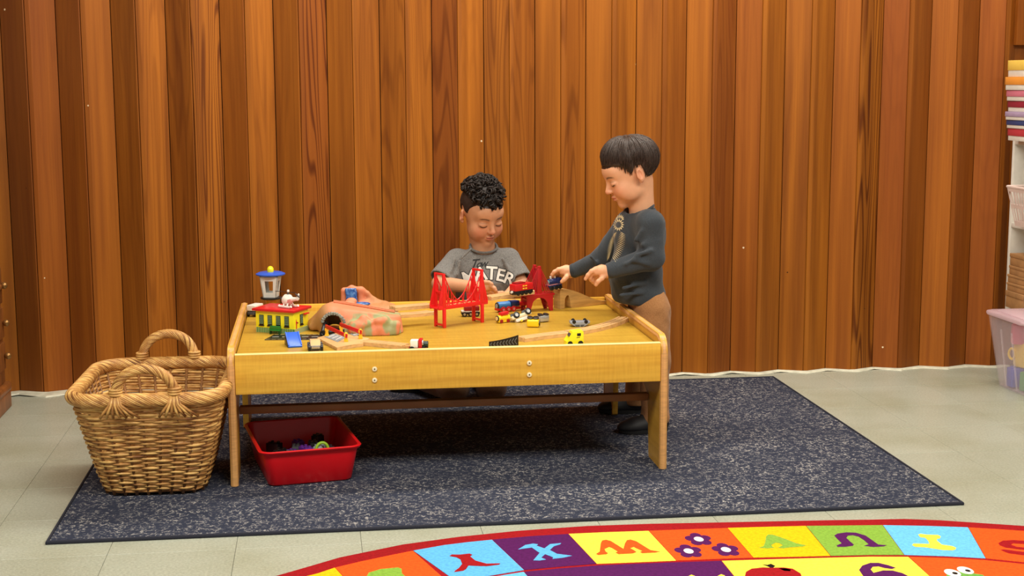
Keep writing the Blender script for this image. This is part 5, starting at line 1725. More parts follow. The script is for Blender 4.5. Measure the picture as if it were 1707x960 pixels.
def palm(F, pts, r):
    P3 = [tuple(PY(*p)) for p in pts]
    F.path(P3, r, .008)
# near hand: relaxed, index reaching down to the left
wy = .41
palm(F, [(1012, 453, wy), (1003, 451, wy - .004), (994, 452, wy - .006)], [.0185, .0185, .0150])
palm(F, [(1010, 455, wy + .015), (1001, 456, wy + .014), (996, 457, wy + .010)], [.0155, .0160, .0140])
fingers(F, [[(994, 448, wy - .012), (986, 452, wy - .014), (980, 458.5, wy - .012), (976, 465, wy - .008)],
            [(994, 452, wy - .002), (986.5, 457, wy - .004), (983.5, 463, wy), (985, 467.5, wy + .006)],
            [(995, 456, wy + .008), (989, 462, wy + .008), (987.5, 467.5, wy + .012), (989, 471, wy + .016)],
            [(998, 459, wy + .016), (993.5, 465, wy + .017), (992, 470, wy + .019), (992.5, 474, wy + .022)]])
fingers(F, [[(1008, 458, wy - .010), (1003, 464, wy - .020), (997, 469, wy - .022), (993.5, 474.5, wy - .018)]], .0085, .0062)
# far hand: fingers over the engine, thumb in front
fy = .70
palm(F, [(951, 453, fy), (944, 451, fy - .002), (938, 451, fy - .004)], [.0180, .0185, .0150])
palm(F, [(950, 456, fy + .014), (943, 454, fy + .016), (938, 453, fy + .014)], [.0150, .0160, .0140])
fingers(F, [[(938, 448, fy - .010), (931, 449, fy - .012), (924, 453, fy - .010), (920, 458, fy - .006)],
            [(938, 450, fy + .003), (930, 450.5, fy + .004), (924, 455, fy + .008), (921, 461, fy + .012)],
            [(939, 452, fy + .014), (931, 453, fy + .018), (926, 458, fy + .022), (924, 464, fy + .024)],
            [(941, 454, fy + .024), (934, 456, fy + .028), (930, 461, fy + .030), (929, 466, fy + .030)]])
fingers(F, [[(947, 457, fy - .012), (944, 462, fy - .022), (940.5, 466, fy - .024), (936.5, 469.5, fy - .022)]], .0085, .0064)
me, vv = F.mesh('body'); smooth_mesh(me, 1, .4)
cen2, rad2, axis2 = (0, .012, .028), (.0715, .086, .077), (0, .30, .95)
lim2 = interp([(0, 92), (25, 92), (48, 93), (62, 98), (70, 113), (79, 116), (87, 94), (104, 94), (113, 110), (126, 127), (180, 128)])
paint_head(me, M2, extra=[(-.036 + .072, -.066, -.024, .0022, .9), (.052, -.050, -.040, .0016, .6)], scalp=lambda x, y, z: (z > .05) | ((y > .045) & (z > -.03)))
toK2(me)
SK2 = skin_mat('skin_light', (232, 172, 132), (226, 128, 100), (204, 112, 98), (44, 26, 18))
body2 = link('body', me, SK2, KID2, sharp=None)
# hair
M_HAIR2 = mat('hair_dark_brown', (66, 50, 41), .5, .4, vary=.35, vscale=300, rgb2=(42, 31, 26))
pt2 = hair_surface(M2, cen2, rad2, axis2, lim2, None)
vol2 = lambda phi, t: .0065 + .011 * math.sin(min(t * 1.15, 1) * PI) ** .7 + (.004 * max(0, math.cos(phi)) ** 2 * min(t * 1.1, 1) if math.cos(phi) > 0 else 0)
b = cap_mesh(pt2, lim2, lambda p, t: vol2(p, t) - .003)
bmesh.ops.transform(b.bm, matrix=K2, verts=b.bm.verts)
hr = b.obj('hair', M_HAIR2, KID2, sharp=None)
b = B()
hrg = random.Random(12)
for k in range(1500):
    phi = hrg.uniform(0, 2 * PI)
    tl = hrg.uniform(.62, 1.0) if hrg.random() < .75 else hrg.uniform(.3, .8)
    t0 = max(0.0, tl - hrg.uniform(.45, .75))
    if tl > .90: tl = 1.0 + .05 * math.sin(phi * 23) * hrg.random() + hrg.uniform(-.05, .06)
    L_ = lim2(phi)
    sw = hrg.uniform(-.10, .10)
    up_ = hrg.uniform(-.002, .0035)
    pts = []
    for q in range(7):
        u = q / 6; t = t0 + (tl - t0) * u
        o = vol2(phi, min(t, 1.0)) + up_ * math.sin(u * PI) - (.004 * u if tl > .9 else 0)
        if t > .95: o -= .003
        pts.append(pt2(phi + sw * u, L_ * t, o))
    r = hrg.uniform(.0010, .0019)
    b.tube(pts, [r * .7, r, r, r, r * .9, r * .7, r * .25], 4, caps=False)
bmesh.ops.transform(b.bm, matrix=K2, verts=b.bm.verts)
b.obj('hair_strands', M_HAIR2, hr, sharp=None)['kind'] = 'stuff'

# sweatshirt
F = Field(grid_axis([(.95, 1.45, .0034)]), grid_axis([(.34, .78, .0036)]), grid_axis([(.38, .80, .0034)]))
ch = PY(1066, 392, .52); be_ = PY(1059, 455, .525)
Rt = np.array(Matrix.Rotation(math.radians(-68), 3, 'Z'))
F.ell(tuple(ch), (.098, .078, .095), Rt, .03)
F.ell(tuple(be_), (.092, .087, .085), Rt, .04)
F.ell(tuple(PY(1065, 490, .53)), (.090, .084, .055), Rt, .03)
F.cone(tuple(Jn['sh']), tuple(Jf['sh']), .040, .036, .03)
F.cone((nb.x, nb.y, nb.z - .035), (nb.x - .004, nb.y, nb.z - .004), .058, .046, .02)
for J, r in ((Jn, (.043, .041, .038, .0255)), (Jf, (.040, .037, .034, .0235))):
    F.cone(tuple(J['sh']), tuple(J['el']), r[0], r[1], .022)
    m_ = J['el'] + (J['wr'] - J['el']) * .90
    F.cone(tuple(J['el']), tuple(m_), r[2], r[3], .012)
# folds
def fold(a, b_, r=.007, k=.012, op='add'): F.cone(tuple(PY(*a)), tuple(PY(*b_)), r, r * .8, k, op)
fold((1062, 425, .372), (1085, 418, .365)); fold((1058, 434, .37), (1080, 440, .368), .006); fold((1072, 408, .382), (1096, 402, .385), .006)
fold((1060, 400, .40), (1070, 385, .39), .006); fold((1044, 440, .375), (1062, 430, .372), .005)
fold((1040, 480, .43), (1075, 470, .44), .007); fold((1035, 492, .43), (1070, 488, .44), .006)
fold((1068, 427, .355), (1090, 430, .355), .004, .006, 'sub'); fold((1050, 475, .425), (1085, 462, .43), .004, .008, 'sub')
fold((985, 428, .62), (995, 440, .62), .006)
F.wrinkle(lambda x, y, z: .0016 * nz(x, y, z, 55, 1) + .0008 * nz(x, y, z, 130, 2))
hemz = PY(1065, 508, .52).z
F.plane((1.3, .5, hemz), (-.10, 0, -1), .006)
nd = (M2.to_3x3() @ Vector((0, -.15, 1))).normalized()
# neck opening
F.cone(tuple(PY(1063, 338, .505)), tuple(PY(1068, 352, .512)), .047, .042, .004, 'sub')
w0 = Jn['wr'] - Jn['el']
me, vv = F.mesh('sweatshirt'); smooth_mesh(me, 2, .5)
bv2 = bvh_of(me)
toK2(me)
M_SWT = cloth_mat('charcoal_fleece', (64, 70, 76), (52, 57, 62))
sw = link('sweatshirt', me, M_SWT, KID2, sharp=None)
M_RIB = cloth_mat('charcoal_rib', (56, 62, 68), (46, 51, 56))
def ring_pts(c, n, r, k=22, ry=None, ref=Vector((0, 0, 1))):
    n = Vector(n).normalized(); u = n.cross(ref).normalized(); v = n.cross(u)
    return [Vector(c) + u * math.cos(2 * PI * q / k) * r + v * math.sin(2 * PI * q / k) * (ry or r) for q in range(k)]
b = B()
b.tube(ring_pts(PY(1067, 350, .511), Vector((-.42, -.08, 1)), .044, 28, .046, Vector((0, 1, 0))), .0052, 8, closed=True)
bmesh.ops.transform(b.bm, matrix=K2, verts=b.bm.verts); b.obj('collar', M_RIB, sw, sharp=None)
for J, r in ((Jn, .0245), (Jf, .0230)):
    d = (J['wr'] - J['el']).normalized(); c1 = J['el'] + (J['wr'] - J['el']) * .97; c0 = J['el'] + (J['wr'] - J['el']) * .80
    b = B(); b.tube([c0, lerp(c0, c1, .3), lerp(c0, c1, .8), c1], [r * .98, r + .0015, r + .0008, r * .92], 20); bmesh.ops.transform(b.bm, matrix=K2, verts=b.bm.verts); b.obj('cuff', M_RIB, sw, sharp=None)
# gold foil print: a rosette head and a body of radiating strokes
M_FOIL = mat('gold_foil', (226, 210, 164), .4, .5)
pr = random.Random(4)
polys = []
vf = (PY(1025, 400, .45) - CAM).normalized()
def stroke(p0, p1, w):
    a, c = Vector((p0[0], p0[1])), Vector((p1[0], p1[1])); d = (c - a).normalized(); n = Vector((-d.y, d.x)) * w
    q = [a - n * .4, a + (c - a) * .45 - n, c, a + (c - a) * .45 + n]
    polys.append([PY(v.x, v.y, .40) for v in q])
axis_pts = [(1031, 386), (1028, 396), (1025, 407), (1022, 418), (1018, 428)]
for i in range(17):
    t = i / 16; j = min(int(t * 4), 3); u = t * 4 - j
    cx = axis_pts[j][0] * (1 - u) + axis_pts[j + 1][0] * u; cy = axis_pts[j][1] * (1 - u) + axis_pts[j + 1][1] * u
    wdt = 6 + 8 * math.sin(PI * min(t * .75 + .18, 1))
    for s in (-1, 1):
        stroke((cx + s * 2.2, cy), (cx + s * wdt * (1.15 if s > 0 else .95), cy + 5.5 + 3.5 * t), .62)
for k in range(14):
    a = 2 * PI * k / 14
    stroke((1031 + 4 * math.cos(a), 374 + 4.5 * math.sin(a)), (1031 + 10 * math.cos(a), 374 + 11 * math.sin(a)), 1.3)
for k in range(9):
    a = PI + PI * k / 8
    stroke((1033 + 4 * math.cos(a), 366 + 3 * math.sin(a)), (1033 + 8 * math.cos(a), 364 + 9 * math.sin(a)), 1.0)
po = proj_mesh('foil_print', polys, bv2, vf, M_FOIL, sw, .0012, .004)
po.data.transform(K2)
# trousers
F = Field(grid_axis([(1.17, 1.43, .0042)]), grid_axis([(.36, .74, .0042)]), grid_axis([(.028, .50, .005)]))
F.ell((hip.x + .016, hip.y, hip.z), (.056, .088, .075), k=.02)
for nm, dy, r in (('near', -.042, .060), ('far', .042, .058)):
    ft = feet[nm]
    kn = Vector(((hip.x + ft.x) / 2 + .012, (hip.y + dy + ft.y) / 2, .235))
    F.cone((hip.x + .022, hip.y + dy, hip.z - .03), tuple(kn), r, .050, .02)
    F.cone(tuple(kn), (ft.x, ft.y, .055), .050, .043, .02)
    F.cone((ft.x, ft.y, .05), (ft.x - .004, ft.y, .040), .045, .046, .01)
F.wrinkle(lambda x, y, z: .0022 * nz(x, y, z * 1.6, 60, 6))
F.plane((0, 0, .036), (0, 0, -1), .004)
me, vv = F.mesh('trousers'); smooth_mesh(me, 2, .5); toK2(me)
link('trousers', me, cloth_mat('tan_twill', (176, 126, 80), (150, 104, 64)), KID2, sharp=None)
M_SHOE = mat('black_shoe', (24, 24, 27), .55, .35)
M_SOLE = mat('black_sole', (14, 14, 16), .6)
def shoe(parent, heel, yaw, K, L=.165, m=M_SHOE):
    """sneaker from the heel point, toe along yaw"""
    R = Matrix.Rotation(yaw, 3, 'Z')
    T = lambda x, y, z: tuple(Vector((heel.x, heel.y, 0)) + R @ Vector((x, y, z)))
    z0 = .009
    A = np.array(R)
    F = Field(grid_axis([(heel.x - .21, heel.x + .21, .0034)]), grid_axis([(heel.y - .21, heel.y + .21, .0034)]), grid_axis([(z0 - .004, z0 + .10, .0034)]))
    F.ell(T(.035, 0, z0 + .022), (.042, .030, .030), A, .01)
    F.ell(T(L - .055, 0, z0 + .016), (.056, .034, .026), A, .03)
    F.cone(T(.045, 0, z0 + .030), T(L * .62, 0, z0 + .026), .028, .022, .02)
    F.cone(T(.030, 0, z0 + .04), T(.030, 0, z0 + .058), .029, .030, .01)
    F.plane((0, 0, z0 + .010), (0, 0, -1), .003)
    me, _ = F.mesh('shoe'); smooth_mesh(me, 1); me.transform(K)
    o = link('shoe', me, m, parent, sharp=None)
    b = B()
    out = []
    for k in range(32):
        a = 2 * PI * k / 32
        u = L / 2 + (L / 2) * math.cos(a) - .004
        w_ = (.031 + .005 * math.cos(a - .3)) * math.sin(a)
        out.append(Vector(T(u, w_, 0)).xy)
    b.prism(out, .013, z0=z0 - .001, bev=.002); bmesh.ops.transform(b.bm, matrix=K, verts=b.bm.verts); b.obj('sole', M_SOLE, o)
    b = B(); b.box((.036, .012, .006), T(.070, 0, z0 + .052), rot=R.to_4x4().to_3x3()); bmesh.ops.transform(b.bm, matrix=K, verts=b.bm.verts); b.obj('strap', M_SOLE, o)
    return o
shoe(KID2, Vector((feet['near'].x + .038, feet['near'].y, 0)), PI + .08, K2)
shoe(KID2, Vector((feet['far'].x + .030, feet['far'].y, 0)), PI - .05, K2)

# ================= kneeling child =================
KID1 = thing('person', 'kneeling curly haired child in grey lettered t-shirt behind the play table', 'person', (.77, 1.0, 0))
K1 = Matrix.Translation(Vector((-.77, -1.0, 0)))
S1 = 1.0
M1 = head_matrix(math.radians(20), math.radians(24), math.radians(-3), (0, .012, .028), PY(803, 341, 1.0), S1)
h1 = lambda x, y, z: tuple(M1 @ Vector((x, y, z)))
xs = grid_axis([(.56, .63, .006), (.63, .98, .0022)]); ys = grid_axis([(.74, 1.12, .0023), (1.12, 1.26, .006)]); zs = grid_axis([(.012, .38, .007), (.38, .86, .0022)])
F = Field(xs, ys, zs)
head_prims(F, M1, S1, .60)
nb1 = PY(806, 416, 1.02)
F.cone(h1(0, .028, -.045), tuple(nb1), .037, .040, .02)
F.cone(h1(0, .005, -.055), tuple(nb1), .030, .036, .02)
Jr = dict(sh=PY(761, 435, 1.01), el=PY(733, 473, .95), wr=PY(797, 479, .84))      # his right arm, at the left of the photo
Jl = dict(sh=PY(847, 433, 1.01), el=PY(868, 474, .95), wr=PY(846, 494, .87))
hp1 = Vector((.79, 1.0, .27))
F.ell((nb1.x, nb1.y, nb1.z - .11), (.07, .05, .09), k=.03)
F.ell((hp1.x, hp1.y, hp1.z + .04), (.08, .065, .09), k=.03)
knee = dict(r=Vector((.715, .945, .052)), l=Vector((.845, .94, .052)))
ank = dict(r=Vector((.615, 1.12, .060)), l=Vector((.83, 1.17, .060)))
for q, dx in (('r', -.045), ('l', .045)):
    F.cone((hp1.x + dx, hp1.y, hp1.z), tuple(knee[q]), .044, .034, .02)
    F.cone(tuple(knee[q]), tuple(ank[q]), .033, .024, .02)
for J in (Jr, Jl):
    F.cone(tuple(J['sh']), tuple(J['el']), .033, .0275, .02).cone(tuple(J['el']), tuple(J['wr']), .0275, .0185, .008)
wy = .84
palm(F, [(797, 479, wy), (806, 478, wy - .012), (813, 478, wy - .018)], [.0180, .0175, .0145])
palm(F, [(797, 482, wy + .01), (806, 483, wy + .000), (812, 484, wy - .006)], [.0150, .0155, .0135])
fingers(F, [[(813, 475, wy - .024), (819, 476.5, wy - .034), (824, 480, wy - .040), (826.5, 484, wy - .042)],
            [(814, 478, wy - .018), (820, 480, wy - .026), (825, 483, wy - .032), (828, 487, wy - .034)],
            [(813, 482, wy - .010), (819, 485, wy - .016), (823.5, 488, wy - .022), (825, 491, wy - .024)],
            [(811, 485.5, wy - .002), (816, 489, wy - .006), (819.5, 492, wy - .010), (821, 494.5, wy - .012)],
            [(803, 472, wy - .016), (809, 470, wy - .028), (815, 470.5, wy - .034), (820, 473, wy - .038)]])
wl = .87
palm(F, [(846, 494, wl), (840, 495, wl - .012), (835, 496, wl - .02)], [.0175, .0175, .0145])
fingers(F, [[(835, 492, wl - .026), (830, 493, wl - .034), (826, 496, wl - .040), (824, 499, wl - .042)],
            [(834, 495, wl - .022), (829, 497, wl - .030), (825, 499, wl - .034), (823, 502, wl - .036)],
            [(835, 498, wl - .016), (830, 500, wl - .022), (827, 502, wl - .026), (825, 504, wl - .028)],
            [(837, 500, wl - .008), (832, 502, wl - .014), (829, 504, wl - .018), (827, 506, wl - .020)],
            [(842, 490, wl - .014), (837, 488, wl - .024), (832, 488, wl - .030), (828, 490, wl - .034)]])
me, vv = F.mesh('body'); smooth_mesh(me, 1, .4)
paint_head(me, M1, scalp=lambda x, y, z: (z > .058) | ((y > .03) & (z > -.02)))
me.transform(K1)
SK1 = skin_mat('skin_tan', (214, 156, 118), (214, 112, 92), (186, 98, 86), (46, 28, 20))
link('body', me, SK1, KID1, sharp=None)
# hair: cropped sides, a mop of curls on top
M_HAIR1 = mat('hair_black_brown', (38, 29, 24), .55, .3, vary=.3, vscale=300, rgb2=(24, 18, 15))
M_BUZZ = mat('hair_cropped', (62, 44, 34), .8, .2, vary=.3, vscale=700, rgb2=(42, 30, 24), bump=.5, bscale=900)
cen1, rad1, axis1 = (0, .012, .028), (.0705, .0845, .0755), (0, .20, .98)
lim1 = interp([(0, 72), (30, 74), (50, 82), (62, 90), (72, 108), (82, 104), (90, 90), (106, 92), (118, 106), (135, 116), (180, 118)])
pt1 = hair_surface(M1, cen1, rad1, axis1, lim1, None)
b = cap_mesh(pt1, lim1, lambda p, t: .0022 if t > .75 else .0035, inset=-.004)
bmesh.ops.transform(b.bm, matrix=K1, verts=b.bm.verts); hr = b.obj('hair', M_BUZZ, KID1, sharp=None)
lim1b = interp([(0, 80), (35, 76), (55, 58), (90, 50), (140, 55), (180, 62)])
b = cap_mesh(pt1, lim1b, lambda p, t: .016 * math.cos(t * PI / 2 * .8) + .002, inset=0)
hrg = random.Random(5)
for k in range(300):
    phi = hrg.uniform(0, 2 * PI); t = math.sqrt(hrg.random()) * 1.02 if k < 220 else hrg.random() * .55
    a = lim1b(phi) * t
    base_o = .017 * math.cos(min(t, 1) * PI / 2 * .75) + hrg.uniform(-.002, .009)
    c = pt1(phi, a, base_o); nrm = (pt1(phi, a, base_o + .01) - c).normalized()
    u = nrm.orthogonal().normalized(); v = nrm.cross(u)
    th = hrg.uniform(0, 2 * PI); dirv = (u * math.cos(th) + v * math.sin(th)) * .8 + nrm * hrg.uniform(-.2, .5)
    dirv.normalize(); e1 = dirv.orthogonal().normalized(); e2 = dirv.cross(e1)
    R_ = hrg.uniform(.0065, .0105); turns = hrg.uniform(1.1, 1.9); ln = hrg.uniform(.008, .016)
    pts = []
    for q in range(16):
        s_ = q / 15
        an = 2 * PI * turns * s_ + th
        pts.append(c + dirv * (ln * (s_ - .5)) + (e1 * math.cos(an) + e2 * math.sin(an)) * R_ * (1 - .25 * s_))
    rr = hrg.uniform(.0026, .0040)
    b.tube(pts, [rr * (.6 + .4 * math.sin(PI * min(q / 15 + .1, 1))) for q in range(16)], 5)
bmesh.ops.transform(b.bm, matrix=K1, verts=b.bm.verts)
b.obj('curls', M_HAIR1, hr, sharp=None)['kind'] = 'stuff'
# t-shirt
F = Field(grid_axis([(.58, 1.02, .0034)]), grid_axis([(.84, 1.16, .0036)]), grid_axis([(.22, .66, .0034)]))
ch = Vector((nb1.x, 1.01, nb1.z - .085))
F.ell((ch.x, ch.y, ch.z - .012), (.106, .078, .090), k=.03)
F.ell((ch.x + .004, 1.0, ch.z - .11), (.106, .084, .12), k=.04)
F.cone(tuple(Jr['sh']), tuple(Jl['sh']), .036, .036, .03)
F.cone((nb1.x, nb1.y, nb1.z - .04), (nb1.x, nb1.y - .002, nb1.z - .008), .064, .050, .02)
for J in (Jr, Jl):
    e = J['sh'] + (J['el'] - J['sh']) * .80
    F.cone(tuple(J['sh']), tuple(e), .040, .049, .022)
def fold1(a, b_, r=.006, k=.012, op='add'): F.cone(tuple(PY(*a)), tuple(PY(*b_)), r, r * .7, k, op)
fold1((766, 436, .945), (763, 458, .935)); fold1((758, 432, .95), (752, 452, .93), .005); fold1((838, 432, .945), (850, 455, .94), .006)
fold1((770, 440, .93), (762, 462, .925), .004, .008, 'sub'); fold1((785, 415, .945), (770, 430, .94), .005)
F.wrinkle(lambda x, y, z: .0015 * nz(x, y, z, 60, 8) + .0006 * nz(x, y, z, 140, 9))
for J in (Jr, Jl):       # sleeve ends, hollow round the arm
    d = (J['el'] - J['sh']).normalized()
    e = J['sh'] + (J['el'] - J['sh']) * .86
    sl_n = d
    c_ = np.array(e)
    x, y, z = F._xyz((slice(None),) * 3)
    reg = np.sqrt((x - c_[0]) ** 2 + (y - c_[1]) ** 2 + (z - c_[2]) ** 2) < .075
    side = (x - nb1.x) * (1 if J is Jl else -1) > .098
    dd = (x - c_[0]) * d.x + (y - c_[1]) * d.y + (z - c_[2]) * d.z
    F.f = np.where(reg & side, np.maximum(F.f, dd), F.f).astype(np.float32)
    F.cone(tuple(e - d * .02), tuple(e + d * .03), .038, .046, .002, 'sub')
F.plane((0, 0, .25), (0, 0, -1), .004)
F.cone(tuple(nb1 + Vector((0, -.012, .012))), tuple(nb1 + Vector((0, -.002, -.012))), .048, .040, .004, 'sub')
me, vv = F.mesh('t_shirt'); smooth_mesh(me, 2, .5)
bv1 = bvh_of(me); me.transform(K1)
M_TEE = cloth_mat('heather_grey', (136, 134, 130), (100, 99, 97), 420)
tee = link('t_shirt', me, M_TEE, KID1, sharp=None)
b = B(); b.tube(ring_pts(PY(806, 411, 1.0), Vector((0, -.40, 1)), .047, 28, .046, Vector((0, 1, 0))), .0046, 8, closed=True)
bmesh.ops.transform(b.bm, matrix=K1, verts=b.bm.verts); b.obj('collar', cloth_mat('heather_rib', (118, 116, 112), (90, 89, 87), 420), tee, sharp=None)
# lettering, laid onto the cloth
M_INK = mat('print_black', (26, 25, 25), .7); M_PWH = mat('print_white', (226, 222, 212), .7)
def text_polys(txt, height, offset=0.0, shear=0.0, extr=0):
    cu = bpy.data.curves.new('t', 'FONT'); cu.body = txt; cu.size = height; cu.offset = offset; cu.shear = shear
    cu.resolution_u = 3; cu.fill_mode = 'FRONT'; cu.align_x = 'CENTER'
    o = bpy.data.objects.new('t', cu); COL.objects.link(o)
    dg = bpy.context.evaluated_depsgraph_get()
    me = bpy.data.meshes.new_from_object(o.evaluated_get(dg))
    vs = [v.co.copy() for v in me.vertices]; fs = [tuple(p.vertices) for p in me.polygons]
    bpy.data.objects.remove(o); bpy.data.curves.remove(cu); bpy.data.meshes.remove(me)
    return vs, fs
vf1 = (PY(812, 455, 1.0) - CAM).normalized()
def print_text(name, glyphs, m, off):
    """glyphs: (char, centre px, base px, size px, rotation, offset, shear)"""
    polys = []
    for (c, px, py, sz, rot, ofs, sh) in glyphs:
        vs, fs = text_polys(c, 1.0, ofs, sh)
        ca, sa = math.cos(rot), math.sin(rot)
        Vp = [PY(px + (v.x * ca + v.y * sa) * sz, py - (-v.x * sa + v.y * ca) * sz, .90) for v in vs]
        for f in fs:
            polys.append([Vp[i] for i in f])
    o = proj_mesh(name, polys, bv1, vf1, m, tee, off, .010)
    o.data.transform(K1)
    return o
arc = [('M', 785.0, 472, 31, -.30), ('A', 802.5, 466.5, 31, -.13), ('T', 819, 465.5, 31, .06), ('E', 832.5, 468, 29, .22), ('R', 845.5, 473, 28, .38)]
print_text('lettering_outline', [(c, x, y, s, r, .062, 0) for c, x, y, s, r in arc], M_INK, .0010)
print_text('lettering', [(c, x, y, s, r, .022, 0) for c, x, y, s, r in arc], M_PWH, .0018)
print_text('script_lettering', [('T', 789, 446, 20, -.10, .012, .5), ('o', 797.5, 445.5, 17, -.10, .012, .45), ('w', 806, 444.5, 17, -.10, .012, .45)], M_INK, .0012)
# plain washed-out oval where the shirt's picture was printed
ov = [PY(832 + 20 * math.cos(2 * PI * k / 28), 481 + 9 * math.sin(2 * PI * k / 28), .90) for k in range(28)]
o = proj_mesh('oval_print', [ov], bv1, vf1, mat('print_brown_grey', (112, 100, 88), .8, vary=.2, vscale=90), tee, .0010, .008); o.data.transform(K1)
# trousers, kneeling
F = Field(grid_axis([(.54, .97, .0048)]), grid_axis([(.84, 1.27, .0048)]), grid_axis([(.006, .40, .005)]))
F.ell((hp1.x, hp1.y, hp1.z), (.098, .080, .085), k=.02)
for q, dx in (('r', -.045), ('l', .045)):
    F.cone((hp1.x + dx, hp1.y, hp1.z), tuple(knee[q] + Vector((0, 0, .012))), .062, .052, .02)
    F.cone(tuple(knee[q] + Vector((0, 0, .010))), tuple(ank[q]), .050, .040, .02)
F.wrinkle(lambda x, y, z: .0022 * nz(x, y, z, 60, 12))
F.plane((0, 0, .0095), (0, 0, -1), .003)
me, vv = F.mesh('trousers'); smooth_mesh(me, 2, .5); me.transform(K1)
link('trousers', me, cloth_mat('brown_trousers', (128, 88, 56), (104, 70, 44)), KID1, sharp=None)
def toe_shoe(parent, ankle, yaw, K):
    return shoe(parent, Vector((ankle.x, ankle.y, 0)) - Vector((math.cos(yaw), math.sin(yaw), 0)) * .02, yaw, K, .150)
toe_shoe(KID1, Vector((.63, 1.155, 0)), PI * .95, K1)
toe_shoe(KID1, ank['l'] + Vector((0, .02, 0)), PI * .62, K1)
# ------------------------------------------------------------------ furniture at the frame's edges
M_CAB = mat('cabinet_wood', (150, 88, 38), .4, .4, vary=.25, vscale=10, stretch=(3, 3, .6))
M_KNOB = mat('brass_knob', (150, 110, 60), .3, .5, metal=.7)
_p = PY(20, 634, 1.17); cx_, cy_ = _p.x, 1.17
cab = thing('wooden_cabinet', 'brown wooden cabinet with moulded plinth against the wall, cut by the frame on the left', 'cabinet', (cx_, cy_, 0))
pz_ = PY(20, 634, 1.17).z; tz_ = PY(10, 469, 1.17).z
Dy = 1.0
def cbox(name, x1, w, z0, z1, y1, m=M_CAB, bev=.003, parent=None):
    b = B(); b.box((w, Dy + y1, z1 - z0), (x1 - w / 2, -(Dy + y1) / 2 + y1, (z0 + z1) / 2), bev=bev); return b.obj(name, m, parent or cab)
cbox('foot_rail', -.004, .40, .0, pz_ - .030, -.004)
cbox('plinth_moulding', 0, .42, pz_ - .032, pz_, 0, bev=.009)
body_c = cbox('carcass', -.018, .40, pz_, tz_ - .018, -.018)
cbox('top_slab', 0, .42, tz_ - .018, tz_, 0, bev=.006)
cbox('upper_case', -.024, .30, tz_, tz_ + .62, -.03)
for k, (z0, z1) in enumerate(((.14, .24), (.25, .36), (.37, .50))):
    b = B(); b.box((.012, .40, z1 - z0 - .006), (-.014, -.24, (z0 + z1) / 2), bev=.002); d = b.obj('drawer', M_CAB, cab)
    b = B(); b.ell((.012, .012, .012), (.004, -.06 + 0, (z0 + z1) / 2), seg=14, rings=8); b.obj('knob', M_KNOB, d)

M_SHELF = mat('white_melamine', (226, 222, 210), .4, vary=.03)
Ys = 1.2
e0 = PY(1692, 233, Ys); e1 = PY(1679, 507, Ys)
shelf = thing('white_shelf_unit', 'white open shelf unit against the wall, cut by the frame on the right', 'shelf', (e1.x, Ys, 0))
zt_, zb_ = e0.z, e1.z
b = B(); b.box((.34, .018, zt_ - zb_ + .03), (.17, .009, (zt_ + zb_) / 2 - .015), bev=.0015); b.obj('end_panel', M_SHELF, shelf)
b = B(); b.box((.34, .018, zt_ + .01), (.17, -1.19, (zt_ + .01) / 2 + .0), bev=.0015); b.obj('end_panel', M_SHELF, shelf)
b = B(); b.box((.012, 1.2, zt_ - zb_), (.334, -.6, (zt_ + zb_) / 2)); b.obj('back_panel', M_SHELF, shelf)
zm_ = PY(1688, 374, 1.1).z
for z in (zt_ - .009, zm_ - .012, zb_ - .012):
    b = B(); b.box((.328, 1.182, .018), (.164, -.591, z), bev=.0015); b.obj('shelf_board', M_SHELF, shelf)
b = B(); b.box((.02, .03, zb_ - .02), (.28, -.02, (zb_ - .02) / 2)); b.obj('leg', M_SHELF, shelf)
# kraft boxes on the bottom board
M_KRAFT = mat('kraft_board', (168, 122, 74), .7, vary=.12, vscale=20)
lv = [(1684, 498), (1687, 486), (1689, 472.5), (1690, 459), (1692, 444), (1694, 424)]
prevz = zb_ - .003
wh = ['lowest', 'second lowest', 'middle', 'second highest', 'highest']
for k in range(5):
    z1 = PY(lv[k + 1][0], lv[k + 1][1], 1.12).z
    x0 = PY(lv[k][0] + 2, lv[k][1], 1.12).x
    o = thing('cardboard_box', 'brown kraft cardboard box, %s of the stack on the white shelf' % wh[k], 'box', (x0, 1.10, prevz), .03 * (k % 3 - 1), 'kraft boxes on the white shelf')
    h_ = z1 - prevz - .001
    b = B(); b.box((.22, .14, h_ * .78), (.11, 0, h_ * .39), bev=.001); b.obj('tray', M_KRAFT, o)
    b = B(); b.box((.224, .144, h_ * .3), (.11, 0, h_ * .85), bev=.001); b.obj('lid', M_KRAFT, o)
    prevz = z1
